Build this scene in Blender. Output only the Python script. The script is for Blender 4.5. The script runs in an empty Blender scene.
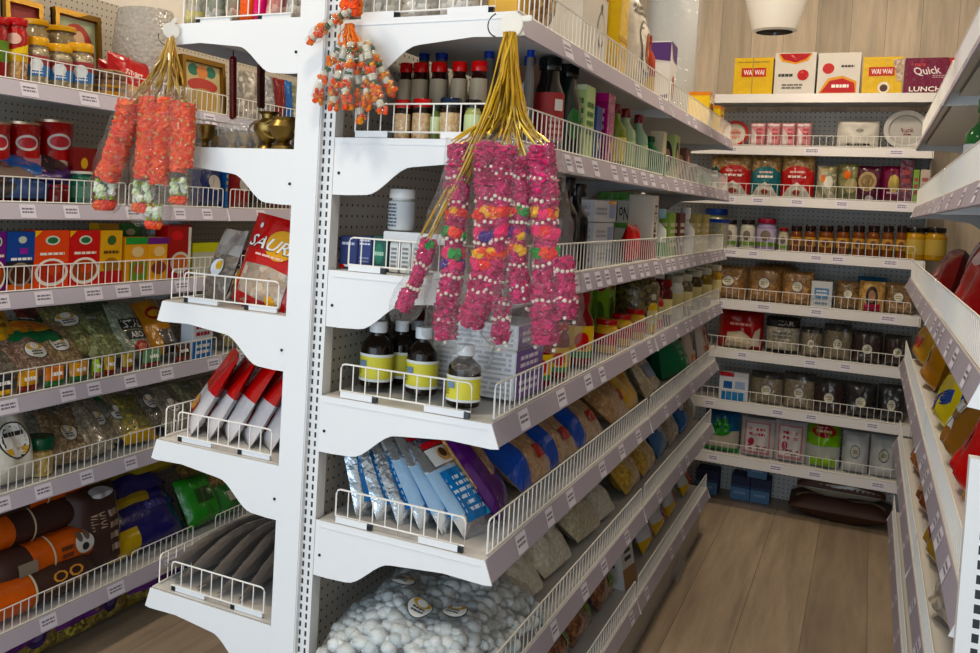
import bpy, bmesh, math, random
from mathutils import Vector, Matrix, noise
random.seed(7)
R_=math.radians; PI=math.pi
SC=bpy.context.scene; COL=SC.collection

# ------------------------------------------------------------------ camera
F,YAW,PIT,ROL=932.282,-.4979,-.0439,.0518
CAM=Vector((.875,-1.4816,1.357)); PX,PY=490-126.94,326.5-86.45
fw=Vector((math.sin(YAW)*math.cos(PIT),math.cos(YAW)*math.cos(PIT),math.sin(PIT)))
r0=Vector((math.cos(YAW),-math.sin(YAW),0)); u0=r0.cross(fw)
RT=r0*math.cos(ROL)+u0*math.sin(ROL); UP=-r0*math.sin(ROL)+u0*math.cos(ROL)
cd=bpy.data.cameras.new('camera'); cam=bpy.data.objects.new('camera',cd); COL.objects.link(cam)
m=Matrix((RT,UP,-fw)).transposed().to_4x4(); m.translation=CAM; cam.matrix_world=m
cd.sensor_width=36; cd.lens=F*36/980; cd.shift_x=126.94/980; cd.shift_y=-86.45/980; cd.clip_start=.02
SC.camera=cam
def at(x,y,ax,v):
    d=fw+RT*((x-PX)/F)-UP*((y-PY)/F); t=(v-CAM[ax])/d[ax]; return CAM+d*t

# ------------------------------------------------------------------ materials
def lin(h):
    h=h.lstrip('#')
    if len(h)==3: h=''.join(c*2 for c in h)
    v=[int(h[i:i+2],16)/255 for i in (0,2,4)]
    return tuple((c/12.92 if c<=.04045 else ((c+.055)/1.055)**2.4) for c in v)+(1,)
MATS={}
def nn(nt,t,**k):
    n=nt.nodes.new(t)
    for a,b in k.items():
        if a in n.inputs: n.inputs[a].default_value=b
        else: setattr(n,a,b)
    return n
def M(key):
    if key in MATS: return MATS[key]
    kind,_,arg=key.rpartition(':') if ':' in key else ('s','',key)
    mt=bpy.data.materials.new('surface_'+key.replace(':','_').replace(',','_')); mt.use_nodes=True
    nt=mt.node_tree; L=nt.links; b=nt.nodes['Principled BSDF']; out=nt.nodes['Material Output']
    I=b.inputs
    tc=nn(nt,'ShaderNodeTexCoord'); OB=tc.outputs['Object']
    def bump(src,s,d=.02,inv=False):
        bp=nn(nt,'ShaderNodeBump',Strength=abs(s),Distance=d); bp.invert=s<0; L.new(src,bp.inputs['Height']); L.new(bp.outputs[0],I['Normal']); return bp
    def noi(scale,det=2,rough=.5):
        n=nn(nt,'ShaderNodeTexNoise',Scale=scale,Detail=det,Roughness=rough); L.new(OB,n.inputs['Vector']); return n
    def vary(h,amt=.12,scale=18):
        n=noi(scale); mx=nn(nt,'ShaderNodeMix',data_type='RGBA')
        c=lin(h)
        if kind in('s','c','k','p'):
            g=(c[0]+c[1]+c[2])/3; k_=1.0 if kind=='p' else 1.18; c=tuple(min(.95,max(.002,(g+(x-g)*k_)*(.94 if kind!='p' else 1))) for x in c[:3])+(1,)
        mx.inputs[6].default_value=tuple(x*(1-amt) for x in c[:3])+(1,); mx.inputs[7].default_value=tuple(min(1,x*(1+amt)) for x in c[:3])+(1,)
        L.new(n.outputs[0],mx.inputs[0]); L.new(mx.outputs[2],I['Base Color'])
    if kind=='s':      # printed glossy plastic
        vary(arg); I['Roughness'].default_value=.2; I['Specular IOR Level'].default_value=.42; bump(noi(38,3).outputs[0],.5,.006)
    elif kind=='p':    # matt card / paper
        vary(arg,.06); I['Roughness'].default_value=.6
    elif kind=='w':    # white powder coated steel
        vary(arg,.03,4); I['Roughness'].default_value=.42
    elif kind=='m':    # metal / foil
        vary(arg,.15); I['Metallic'].default_value=.9; I['Roughness'].default_value=.25; bump(noi(60,3).outputs[0],.6,.006)
    elif kind=='b':    # brass / polished metal, smooth
        vary(arg,.15); I['Metallic'].default_value=1; I['Roughness'].default_value=.34
    elif kind=='k':    # coloured smooth plastic or glass
        vary(arg,.05); I['Roughness'].default_value=.16; I['Specular IOR Level'].default_value=.32
    elif kind=='c':    # flower petals, cloth
        n=noi(160,2); vary(arg,.3,120); I['Roughness'].default_value=.8; bump(n.outputs[0],.7,.004)
    elif kind=='g':    # visible contents behind film : a,b,c,scale
        a=arg.split(','); sc=float(a[3])*1.7
        v=nn(nt,'ShaderNodeTexVoronoi',Scale=sc); L.new(OB,v.inputs['Vector'])
        sep=nn(nt,'ShaderNodeSeparateColor'); L.new(v.outputs['Color'],sep.inputs[0])
        cr=nn(nt,'ShaderNodeValToRGB'); L.new(sep.outputs[0],cr.inputs[0]); e=cr.color_ramp.elements
        e[0].color=lin(a[0]); e[1].color=lin(a[2]); x=e.new(.5); x.color=lin(a[1])
        L.new(cr.outputs[0],I['Base Color']); I['Roughness'].default_value=.5
        I['Coat Weight'].default_value=1; I['Coat Roughness'].default_value=.06; cn=nn(nt,'ShaderNodeBump',Strength=.7,Distance=.008); L.new(noi(32,3).outputs[0],cn.inputs['Height']); L.new(cn.outputs[0],I['Coat Normal'])
        bump(v.outputs['Distance'],-.3,.008)
    elif kind=='f':    # clear crinkled film
        t=nn(nt,'ShaderNodeBsdfTransparent'); g=nn(nt,'ShaderNodeBsdfGlossy',Roughness=.07); d=nn(nt,'ShaderNodeBsdfDiffuse')
        t.inputs[0].default_value=(.97,.97,.97,1); d.inputs[0].default_value=(.75,.77,.78,1)
        n=noi(55,3,.65); bp=nn(nt,'ShaderNodeBump',Strength=1,Distance=.013); L.new(n.outputs[0],bp.inputs['Height'])
        lw=nn(nt,'ShaderNodeLayerWeight',Blend=.35); L.new(bp.outputs[0],lw.inputs['Normal']); L.new(bp.outputs[0],g.inputs['Normal'])
        mp=nn(nt,'ShaderNodeMapRange'); L.new(lw.outputs['Facing'],mp.inputs[0]); mp.inputs[3].default_value=.035; mp.inputs[4].default_value=.28
        m1=nn(nt,'ShaderNodeMixShader'); L.new(mp.outputs[0],m1.inputs[0]); L.new(t.outputs[0],m1.inputs[1]); L.new(g.outputs[0],m1.inputs[2])
        m2=nn(nt,'ShaderNodeMixShader'); m2.inputs[0].default_value=float(arg or .05); L.new(m1.outputs[0],m2.inputs[1]); L.new(d.outputs[0],m2.inputs[2])
        L.new(m2.outputs[0],out.inputs[0]); nt.nodes.remove(b)
    elif kind=='sugar':
        I['Base Color'].default_value=lin(arg); I['Roughness'].default_value=.25; I['Subsurface Weight'].default_value=.0
        bump(noi(60,2).outputs[0],.2,.003); I['Roughness'].default_value=.35
    elif kind=='peg':  # pegboard : holes on a square grid in the panel's own plane (object y, z)
        I['Roughness'].default_value=.5
        s=nn(nt,'ShaderNodeSeparateXYZ'); L.new(OB,s.inputs[0]); q=[]
        for o in ('Y','Z'):
            d=nn(nt,'ShaderNodeMath',operation='DIVIDE'); L.new(s.outputs[o],d.inputs[0]); d.inputs[1].default_value=.0215
            f=nn(nt,'ShaderNodeMath',operation='FRACT'); L.new(d.outputs[0],f.inputs[0])
            z=nn(nt,'ShaderNodeMath',operation='SUBTRACT'); L.new(f.outputs[0],z.inputs[0]); z.inputs[1].default_value=.5
            k=nn(nt,'ShaderNodeMath',operation='MULTIPLY'); L.new(z.outputs[0],k.inputs[0]); L.new(z.outputs[0],k.inputs[1]); q.append(k)
        a=nn(nt,'ShaderNodeMath',operation='ADD'); L.new(q[0].outputs[0],a.inputs[0]); L.new(q[1].outputs[0],a.inputs[1])
        c=nn(nt,'ShaderNodeMath',operation='LESS_THAN'); L.new(a.outputs[0],c.inputs[0]); c.inputs[1].default_value=.017
        mx=nn(nt,'ShaderNodeMix',data_type='RGBA'); L.new(c.outputs[0],mx.inputs[0]); mx.inputs[6].default_value=lin(arg); mx.inputs[7].default_value=lin('14120f')
        L.new(mx.outputs[2],I['Base Color'])
    elif kind=='slot': # punched slots : object z pitch, two columns in object x
        I['Roughness'].default_value=.42
        a=arg.split(','); pit,px,w=float(a[1]),float(a[2]),float(a[3])
        s=nn(nt,'ShaderNodeSeparateXYZ'); L.new(OB,s.inputs[0]); q=[]
        for o,pp,th in (('X',px,w),('Z',pit,.62)):
            d=nn(nt,'ShaderNodeMath',operation='DIVIDE'); L.new(s.outputs[o],d.inputs[0]); d.inputs[1].default_value=pp
            f=nn(nt,'ShaderNodeMath',operation='FRACT'); L.new(d.outputs[0],f.inputs[0])
            k=nn(nt,'ShaderNodeMath',operation='LESS_THAN'); L.new(f.outputs[0],k.inputs[0]); k.inputs[1].default_value=th; q.append(k)
        k=nn(nt,'ShaderNodeMath',operation='MULTIPLY'); L.new(q[0].outputs[0],k.inputs[0]); L.new(q[1].outputs[0],k.inputs[1])
        mx=nn(nt,'ShaderNodeMix',data_type='RGBA'); L.new(k.outputs[0],mx.inputs[0]); mx.inputs[6].default_value=lin(a[0]); mx.inputs[7].default_value=lin('15161a')
        L.new(mx.outputs[2],I['Base Color'])
    elif kind=='plank': # wood planks : colour, width, axis (X|Y) across planks, long grain on the other
        a=arg.split(','); wd=float(a[1]); ax=a[2]
        s=nn(nt,'ShaderNodeSeparateXYZ'); L.new(OB,s.inputs[0])
        d=nn(nt,'ShaderNodeMath',operation='DIVIDE'); L.new(s.outputs['X'],d.inputs[0]); d.inputs[1].default_value=wd
        fl=nn(nt,'ShaderNodeMath',operation='FLOOR'); L.new(d.outputs[0],fl.inputs[0])
        fr=nn(nt,'ShaderNodeMath',operation='FRACT'); L.new(d.outputs[0],fr.inputs[0])
        wn=nn(nt,'ShaderNodeTexWhiteNoise',noise_dimensions='1D'); L.new(fl.outputs[0],wn.inputs['W'])
        mp=nn(nt,'ShaderNodeMapping'); L.new(OB,mp.inputs[0])
        mp.inputs['Scale'].default_value=(14,1.2,1.2)
        ad=nn(nt,'ShaderNodeVectorMath',operation='ADD'); L.new(mp.outputs[0],ad.inputs[0]); L.new(wn.outputs['Color'],ad.inputs[1])
        n=nn(nt,'ShaderNodeTexNoise',Scale=1.6,Detail=5,Roughness=.65); L.new(ad.outputs[0],n.inputs['Vector'])
        cr=nn(nt,'ShaderNodeValToRGB'); L.new(n.outputs[0],cr.inputs[0]); e=cr.color_ramp.elements; c=lin(a[0])
        e[0].position=.32; e[0].color=tuple(x*.72 for x in c[:3])+(1,); e[1].position=.7; e[1].color=tuple(min(1,x*1.15) for x in c[:3])+(1,)
        hv=nn(nt,'ShaderNodeMix',data_type='RGBA',blend_type='MULTIPLY'); hv.inputs[0].default_value=.25; L.new(cr.outputs[0],hv.inputs[6]); L.new(wn.outputs['Value'],hv.inputs[7])
        lt=nn(nt,'ShaderNodeMath',operation='LESS_THAN'); L.new(fr.outputs[0],lt.inputs[0]); lt.inputs[1].default_value=float(a[3])
        mx=nn(nt,'ShaderNodeMix',data_type='RGBA'); L.new(lt.outputs[0],mx.inputs[0]); L.new(hv.outputs[2],mx.inputs[6]); mx.inputs[7].default_value=tuple(x*.35 for x in c[:3])+(1,)
        L.new(mx.outputs[2],I['Base Color']); I['Roughness'].default_value=.38 if ax=='F' else .6
    elif kind=='bub':  # bubble wrap
        v=nn(nt,'ShaderNodeTexVoronoi',Scale=75); L.new(OB,v.inputs['Vector']); bump(v.outputs['Distance'],-.6,.012)
        I['Base Color'].default_value=lin(arg); I['Roughness'].default_value=.15; I['Transmission Weight'].default_value=.35; I['Alpha'].default_value=.8
    MATS[key]=mt; return mt

# ------------------------------------------------------------------ mesh builder
class MB:
    def __init__(s): s.v=[]; s.f=[]; s.m=[]; s.k=[]
    def mi(s,key):
        if key not in s.k: s.k.append(key)
        return s.k.index(key)
    def add(s,vs,fs,key):
        o=len(s.v); i=s.mi(key); s.v+= [tuple(p) for p in vs]
        for f in fs: s.f.append(tuple(o+a for a in f)); s.m.append(i)
    def box(s,x0,x1,y0,y1,z0,z1,key):
        s.add([(x,y,z) for x in (x0,x1) for y in (y0,y1) for z in (z0,z1)],[(0,1,3,2),(4,6,7,5),(0,4,5,1),(2,3,7,6),(0,2,6,4),(1,5,7,3)],key)
    def tube(s,pts,r,key,n=6,cap=True):
        pts=[Vector(p) for p in pts]; rs=r if isinstance(r,(list,tuple)) else [r]*len(pts); vs=[];fs=[]
        for i,p in enumerate(pts):
            t=(pts[min(i+1,len(pts)-1)]-pts[max(i-1,0)]).normalized()
            a=Vector((0,0,1)) if abs(t.z)<.9 else Vector((1,0,0)); x=t.cross(a).normalized(); y=t.cross(x)
            for j in range(n):
                q=2*PI*j/n+PI/n; vs.append(p+(x*math.cos(q)+y*math.sin(q))*rs[i])
        for i in range(len(pts)-1):
            for j in range(n): fs.append((i*n+j,i*n+(j+1)%n,(i+1)*n+(j+1)%n,(i+1)*n+j))
        if cap: fs+= [tuple(range(n))[::-1],tuple((len(pts)-1)*n+j for j in range(n))]
        s.add(vs,fs,key)
    def lathe(s,prof,key,n=20,c=(0,0,0),cap=True):
        vs=[];fs=[]
        for r,z in prof:
            for j in range(n): vs.append((c[0]+r*math.cos(2*PI*j/n),c[1]+r*math.sin(2*PI*j/n),c[2]+z))
        ks=key if isinstance(key,list) else [key]*(len(prof)-1); o=len(s.v); s.v+=vs
        for i in range(len(prof)-1):
            k=s.mi(ks[i])
            for j in range(n): s.f.append((o+i*n+j,o+i*n+(j+1)%n,o+(i+1)*n+(j+1)%n,o+(i+1)*n+j)); s.m.append(k)
        if cap:
            s.f.append(tuple(o+j for j in range(n))[::-1]); s.m.append(s.mi(ks[0]))
            s.f.append(tuple(o+(len(prof)-1)*n+j for j in range(n))); s.m.append(s.mi(ks[-1]))
    def prism(s,poly,y0,y1,key,ax='xz'):   # polygon in xz extruded along y
        n=len(poly); vs=[(a,y0,b) for a,b in poly]+[(a,y1,b) for a,b in poly]
        fs=[tuple(range(n)),tuple(range(2*n-1,n-1,-1))]+[(i,(i+1)%n,n+(i+1)%n,n+i)[::-1] for i in range(n)]
        s.add(vs,fs,key)
    def ball(s,c,r,key,sq=(1,1,1),n=6,m=4,jit=0):
        vs=[(c[0],c[1],c[2]-r*sq[2])];fs=[]
        for i in range(1,m):
            a=-PI/2+PI*i/m
            for j in range(n):
                q=2*PI*j/n+i*.4; k=r*(1+random.uniform(-jit,jit)); vs.append((c[0]+k*math.cos(a)*math.cos(q)*sq[0],c[1]+k*math.cos(a)*math.sin(q)*sq[1],c[2]+k*math.sin(a)*sq[2]))
        vs.append((c[0],c[1],c[2]+r*sq[2])); T=len(vs)-1
        for j in range(n): fs.append((0,1+(j+1)%n,1+j)); fs.append((T,1+(m-2)*n+j,1+(m-2)*n+(j+1)%n))
        for i in range(m-2):
            for j in range(n): fs.append((1+i*n+j,1+i*n+(j+1)%n,1+(i+1)*n+(j+1)%n,1+(i+1)*n+j))
        s.add(vs,fs,key)
    def build(s,name,parent=None,smooth=False,bevel=0,ang=40):
        me=bpy.data.meshes.new(name); me.from_pydata(s.v,[],s.f); 
        for k in s.k: me.materials.append(M(k))
        me.polygons.foreach_set('material_index',s.m)
        bm=bmesh.new(); bm.from_mesh(me)
        bmesh.ops.recalc_face_normals(bm,faces=bm.faces)
        if bevel: bmesh.ops.bevel(bm,geom=list(bm.edges),offset=bevel,segments=2,affect='EDGES',clamp_overlap=True)
        bm.to_mesh(me); bm.free()
        if smooth:
            me.polygons.foreach_set('use_smooth',[True]*len(me.polygons)); me.set_sharp_from_angle(angle=R_(ang))
        me.update(); o=bpy.data.objects.new(name,me); COL.objects.link(o)
        if parent: o.parent=parent
        return o
def tag(o,label,cat,group=None,kind=None):
    o['label']=label; o['category']=cat
    if group: o['group']=group
    if kind: o['kind']=kind
    return o
def empty(name,loc=(0,0,0),rz=0):
    o=bpy.data.objects.new(name,None); o.empty_display_size=.05; COL.objects.link(o); o.location=loc; o.rotation_euler=(0,0,rz); return o
def struct(o): o['kind']='structure'; return o

# ------------------------------------------------------------------ printed decals mapped on a surface
_txt={}
def text_mesh(t):
    if t not in _txt:
        c=bpy.data.curves.new('lettering','FONT'); c.body=t; c.size=1; c.align_x='CENTER'; c.align_y='CENTER'; c.resolution_u=2; c.offset=.012
        o=bpy.data.objects.new('lettering',c); COL.objects.link(o); bpy.context.view_layer.update()
        me=bpy.data.meshes.new_from_object(o.evaluated_get(bpy.context.evaluated_depsgraph_get()))
        vs=[(v.co.x,v.co.y) for v in me.vertices]; fs=[tuple(p.vertices) for p in me.polygons]
        bpy.data.objects.remove(o); bpy.data.curves.remove(c); bpy.data.meshes.remove(me)
        xs=[v[0] for v in vs] or [0]; w=max(xs)-min(xs) or 1; cx=(max(xs)+min(xs))/2
        ys=[v[1] for v in vs] or [0]; cy=(max(ys)+min(ys))/2; h=max(ys)-min(ys) or 1
        _txt[t]=([((a-cx)/w*2,(b-cy)/h*2) for a,b in vs],fs)
    return _txt[t]
def decals(mb,S,ds):
    """S(u,v,off)->point ; ds: ('e',cu,cv,ru,rv,col) ('r',u0,v0,u1,v1,col) ('t',cu,cv,ru,rv,text,col[,rot]) ('l',...) lines of print ('y',[(u,v)..],col)"""
    off=.0007
    for d in ds:
        off+=.00022; k=d[0]
        if k=='e':
            _,cu,cv,ru,rv,c=d; n=22; vs=[S(cu,cv,off)];fs=[]; RG=(.25,.5,.75,1) if max(abs(ru),abs(rv)*2)>.25 else (.5,1)
            for a in RG:
                for j in range(n): vs.append(S(cu+ru*a*math.cos(2*PI*j/n),cv+rv*a*math.sin(2*PI*j/n),off))
            for j in range(n):
                fs.append((0,1+j,1+(j+1)%n))
                for q in range(len(RG)-1): fs.append((1+q*n+j,1+q*n+n+j,1+q*n+n+(j+1)%n,1+q*n+(j+1)%n))
            mb.add(vs,fs,c)
        elif k=='r':
            _,a,b,c_,e,c=d; n=max(2,int(abs(c_-a)/.11)); m=max(2,int(abs(e-b)/.05)); vs=[S(a+(c_-a)*i/n,b+(e-b)*j/m,off) for i in range(n+1) for j in range(m+1)]
            mb.add(vs,[(i*(m+1)+j,(i+1)*(m+1)+j,(i+1)*(m+1)+j+1,i*(m+1)+j+1) for i in range(n) for j in range(m)],c)
        elif k=='y':
            _,pl,c=d; cu=sum(p[0] for p in pl)/len(pl); cv=sum(p[1] for p in pl)/len(pl); n=len(pl)
            k2=5
            for j in range(n):
                A,B=pl[j],pl[(j+1)%n]; vs=[];ix={};fs=[]
                for p in range(k2+1):
                    for q in range(k2+1-p):
                        ix[p,q]=len(vs); a,b=p/k2,q/k2; vs.append(S(cu+(A[0]-cu)*a+(B[0]-cu)*b,cv+(A[1]-cv)*a+(B[1]-cv)*b,off))
                for p in range(k2):
                    for q in range(k2-p):
                        fs.append((ix[p,q],ix[p+1,q],ix[p,q+1]))
                        if p+q<k2-1: fs.append((ix[p+1,q],ix[p+1,q+1],ix[p,q+1]))
                mb.add(vs,fs,c)
        elif k=='t':
            cu,cv,ru,rv,t,c=d[1:7]; ro=R_(d[7]) if len(d)>7 else 0; vs,fs=text_mesh(t); co,si=math.cos(ro),math.sin(ro)
            mb.add([S(cu+(a*co-b*si)*ru,cv+(a*si+b*co)*rv,off) for a,b in vs],fs,c)
        elif k=='l':
            _,a,b,c_,e,n,c=d
            for i in range(n):
                y=b+(e-b)*(i+.5)/n; h=(e-b)/n*.27; x=a; rr=random.Random(i*7+int(a*100))
                while x<c_-.02:
                    x2=min(c_,x+(c_-a)*rr.uniform(.12,.3)); vs=[S(x,y-h,off),S(x2,y-h,off),S(x2,y+h,off),S(x,y+h,off)]; mb.add(vs,[(0,1,2,3)],c); x=x2+(c_-a)*.04
OV=lambda cu=0,cv=.42,r=.5,rv=.16:[('e',cu,cv,r,rv,'p:26281f'),('e',cu,cv,r*.93,rv*.93,'p:eceae2'),('e',cu,cv+rv*.42,r*.72,rv*.42,'p:d9a520'),('e',cu,cv+rv*.45,r*.42,rv*.36,'p:f4f2ea'),('l',cu-r*.5,cv-rv*.6,cu+r*.5,cv,2,'p:333')]
# ------------------------------------------------------------------ goods ; every one faces its own +x, stands on z=0
def pouch(w,h,d,o):
    sd=random.random()*50; q=o.get('q',.75)
    def prof(u,v):
        pu=max(0,1-abs(u)**3)**.6
        pv=min(1,(max(v,0)/.16)**.6) if v<.16 else (1-((v-.16)/.84)**2.2*q*1.0)
        if v>.93: pv*=max(0.03,(1-v)/.07)
        if v<.03: pv*=.5
        return pu*pv
    def P(u,v,s,off=0):
        p=prof(u,v); n=noise.noise((u*2.1+sd,v*3.1,s*3+sd))*.32+noise.noise((u*4+sd,v*4,s*5))*.10
        return Vector((s*(d/2*p*(1+n)+off)+.004*math.sin(u*4+sd)*v, w/2*u*(1-.07*p+.015*noise.noise((v*4,sd,0))), h*v))
    bands=o.get('bands',[]); base=o.get('c','s:c33'); side=o.get('back',base)
    vs=sorted(set([round(i/18,4) for i in range(19)]+[x for b in bands for x in b[:2]])); us=[-1+2*i/16 for i in range(17)]
    mb=MB(); N=len(us)
    for s,key in ((1,base),(-1,side)):
        o_=len(mb.v); mb.v+=[tuple(P(u,v,s)) for v in vs for u in us]
        for j in range(len(vs)-1):
            vm=(vs[j]+vs[j+1])/2; k=key
            for b in bands:
                if b[0]<=vm<=b[1]: k=b[2]
            for i in range(N-1):
                mb.f.append((o_+j*N+i,o_+j*N+i+1,o_+(j+1)*N+i+1,o_+(j+1)*N+i)); mb.m.append(mb.mi(k))
    ob=mb.build(o.get('name','pouch'),smooth=True,ang=70)
    if o.get('dec'):
        lb=MB(); decals(lb,lambda u,v,f:P(u,v,1,f+.0009),o['dec']); lb.build('printed_label',ob)
    return ob
def carton(w,h,d,o):
    mb=MB(); c=o.get('c','p:c33'); mb.box(-d,0,-w/2,w/2,0,h,c)
    ob=mb.build(o.get('name','carton'),bevel=.0015)
    lb=MB()
    if o.get('dec'): decals(lb,lambda u,v,f:Vector((f,w/2*u,h*v)),o['dec'])
    if o.get('side'):
        l2=MB(); decals(l2,lambda u,v,f:Vector((-d/2+d/2*u,-w/2-f,h*v)),o['side']); l2.build('printed_side',ob)
    if o.get('topc'): decals(lb,lambda u,v,f:Vector((-d+d*v,w/2*u,h+f)),[('r',-.98,.02,.98,.98,o['topc'])])
    if lb.f: lb.build('printed_face',ob)
    return ob
def jar(w,h,d,o):
    r=w/2; lh=h*o.get('lh',.16); c=o.get('c','k:a60'); lc=o.get('lid','k:a22'); mb=MB(); n=18
    b=h-lh; pr=o.get('prof') or [(.86,0),(.98,.03),(1,.1),(1,.82),(.93,.9),(.8,.95),(.8,1)]
    mb.lathe([(r*a,b*z) for a,z in pr],c,n); ob=mb.build(o.get('name','jar'),smooth=True)
    l=MB(); lr=r*o.get('lr',.9); l.lathe([(lr*.97,0),(lr,lh*.1),(lr,lh*.85),(lr*.94,lh)],lc,n,(0,0,b*1.001)); l.build(o.get('lidname','lid'),ob,smooth=True)
    if o.get('lab'):
        z0,z1,k=o['lab'][:3]; lb=MB(); e=.0008
        lb.lathe([(r+e,b*z0),(r+e,b*z1)],k,n,cap=False)
        for t in o['lab'][3:]: lb.lathe([(r+2*e,b*t[0]),(r+2*e,b*t[1])],t[2],n,cap=False)
        if o.get('dec'): decals(lb,lambda u,v,f:Vector(((r+.0015+f)*math.cos(u*PI/2+o.get('la',-.7)),(r+.0015+f)*math.sin(u*PI/2+o.get('la',-.7)),b*v)),o['dec'])
        lb.build('label_band',ob,smooth=True)
    return ob
def bottle(w,h,d,o):
    o=dict(o); o.setdefault('name','bottle'); o.setdefault('lidname','cap'); o.setdefault('lh',.15); o.setdefault('lr',.45)
    o.setdefault('prof',[(.9,0),(1,.03),(1,.66),(.92,.74),(.6,.84),(.38,.9),(.36,1)])
    return jar(w,h,d,o)
def tin(w,h,d,o):
    r=w/2; mb=MB(); mb.lathe([(r*.97,0),(r,.003),(r,h-.003),(r*.97,h)],o.get('c','s:b22'),20); ob=mb.build(o.get('name','tin'),smooth=True)
    l=MB(); l.lathe([(r*1.02,h-.006),(r*1.02,h+.001),(r*.9,h+.001)],o.get('rim','b:b9b4a8'),20); l.build('rim',ob,smooth=True)
    if o.get('dec'):
        lb=MB(); decals(lb,lambda u,v,f:Vector(((r+f)*math.cos(u*PI/2+o.get('la',-.4)),(r+f)*math.sin(u*PI/2+o.get('la',-.4)),h*v)),o['dec']); lb.build('printed_label',ob,smooth=True)
    return ob
KIND=dict(pouch=pouch,carton=carton,jar=jar,bottle=bottle,tin=tin)
CAT=dict(pouch='packet',carton='box',jar='jar',bottle='bottle',tin='tin')
def place(ob,loc,rz=0,lean=0,roll=0):
    ob.rotation_mode='XYZ'; mt=Matrix.Translation(loc)@Matrix.Rotation(rz,4,'Z')@Matrix.Rotation(R_(-lean),4,'Y')@Matrix.Rotation(R_(roll),4,'X'); ob.matrix_world=mt
    ob.location=mt.translation; ob.rotation_euler=mt.to_euler()
    return ob
# fit a standing thing to a stretch of shelf: plane axis/value of its front, deck height, facing
def item(kind,ctx,x0,x1,yt,label,o=None,**k):
    o=dict(o or {}); o.update(k); ax,val,deck,rz=ctx[:4]; ins=o.get('ins',0); s={0:-1,1:1}[ax]
    if ctx[4] if len(ctx)>4 else False: s=-s
    v=val+s*ins
    if 'y' in o: v=o['y']
    deck+=o.get('dz',0)
    a=at(x0,yt if yt is not None else o['yr'],ax,v); b=at(x1,yt if yt is not None else o['yr'],ax,v); c=1-ax
    w=abs(b[c]-a[c]); mid=(a[c]+b[c])/2
    gc=kind=='carton' and ax==0 and val>0
    if o.get('w'): w=o['w']
    elif gc: w*=.7
    h=o.get('h') or max(.02,at((x0+x1)/2,yt,ax,v).z-deck)
    d=o.get('d') or {'pouch':min(.07,w*.4),'carton':.06}.get(kind,w)
    ob=KIND[kind](w,h/max(.3,math.cos(R_(o.get('ln',0)))),d,o)
    off=w/2 if kind in('jar','bottle','tin') else (d*.5 if kind=='pouch' else 0)
    if off or gc:
        yq=yt if yt is not None else o['yr']; oo=off or d*.45; mid=(at(x0,yq,ax,v+s*oo)[c]+at(x1,yq,ax,v+s*oo)[c])/2
    p=[0,0,deck+.0015]; p[ax]=v+s*off; p[c]=mid
    place(ob,p,rz+R_(o.get('tw',0)),o.get('ln',0),o.get('ro',0))
    return tag(ob,label,o.get('cat',CAT[kind]),o.get('g'))

# ------------------------------------------------------------------ shelving
WS='w:e6e8ea'
def fence(mb,p0,p1,h,pitch=.0265,z0=.004,r=.0013,bot=True):
    p0=Vector(p0);p1=Vector(p1); L=(p1-p0).length; n=max(2,round(L/pitch)); e=(p1-p0)/L; up=Vector((0,0,1)); k='w:eceae4'
    c=min(.008,h*.2); T=[p0+up*z0,p0+up*(h-c),p0+up*(h-c*.3)+e*c*.3,p0+up*h+e*c,p1+up*h-e*c,p1+up*(h-c*.3)-e*c*.3,p1+up*(h-c),p1+up*z0]
    mb.tube(T+([T[0]] if bot else []),r*1.35,k,5,cap=not bot)
    for i in range(1,n): q=p0+e*(L*i/n); mb.tube([q+up*z0,q+up*h],r,k,4,cap=False)
def bracket(parent,y,z,D,hp=.105,t=.003,key=WS,ex=0):
    top=z+.0395; p=[(0,top),(D-.012,top),(D+ex,z-.001),(D-.012,z-.003)]
    a0=(D*.46,top-.046-.004); p+= [(D*.75,top-.040),a0]
    for i in range(1,9):
        s=i/8; e=s*s*(3-2*s); p.append((D*.46-(D*.26)*s,a0[1]-(hp-.052)*e))
    p+=[(0.03,top-hp),(0,top-hp)]
    mb=MB(); mb.prism(p,y,y+t,key); mb.box(.01,D-.02,y-.0012,y,top-.0115,top-.010,key)
    s=-1
    mb.lathe([(.003,0),(.003,.001)],'k:202328',8,(0,0,0)); n=len(mb.v)
    for i in range(n-16,n):
        a,b,c=mb.v[i]; mb.v[i]=(.012+a,y-.0012+c,top-hp*.62+b)
    return mb.build('bracket',parent)
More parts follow.
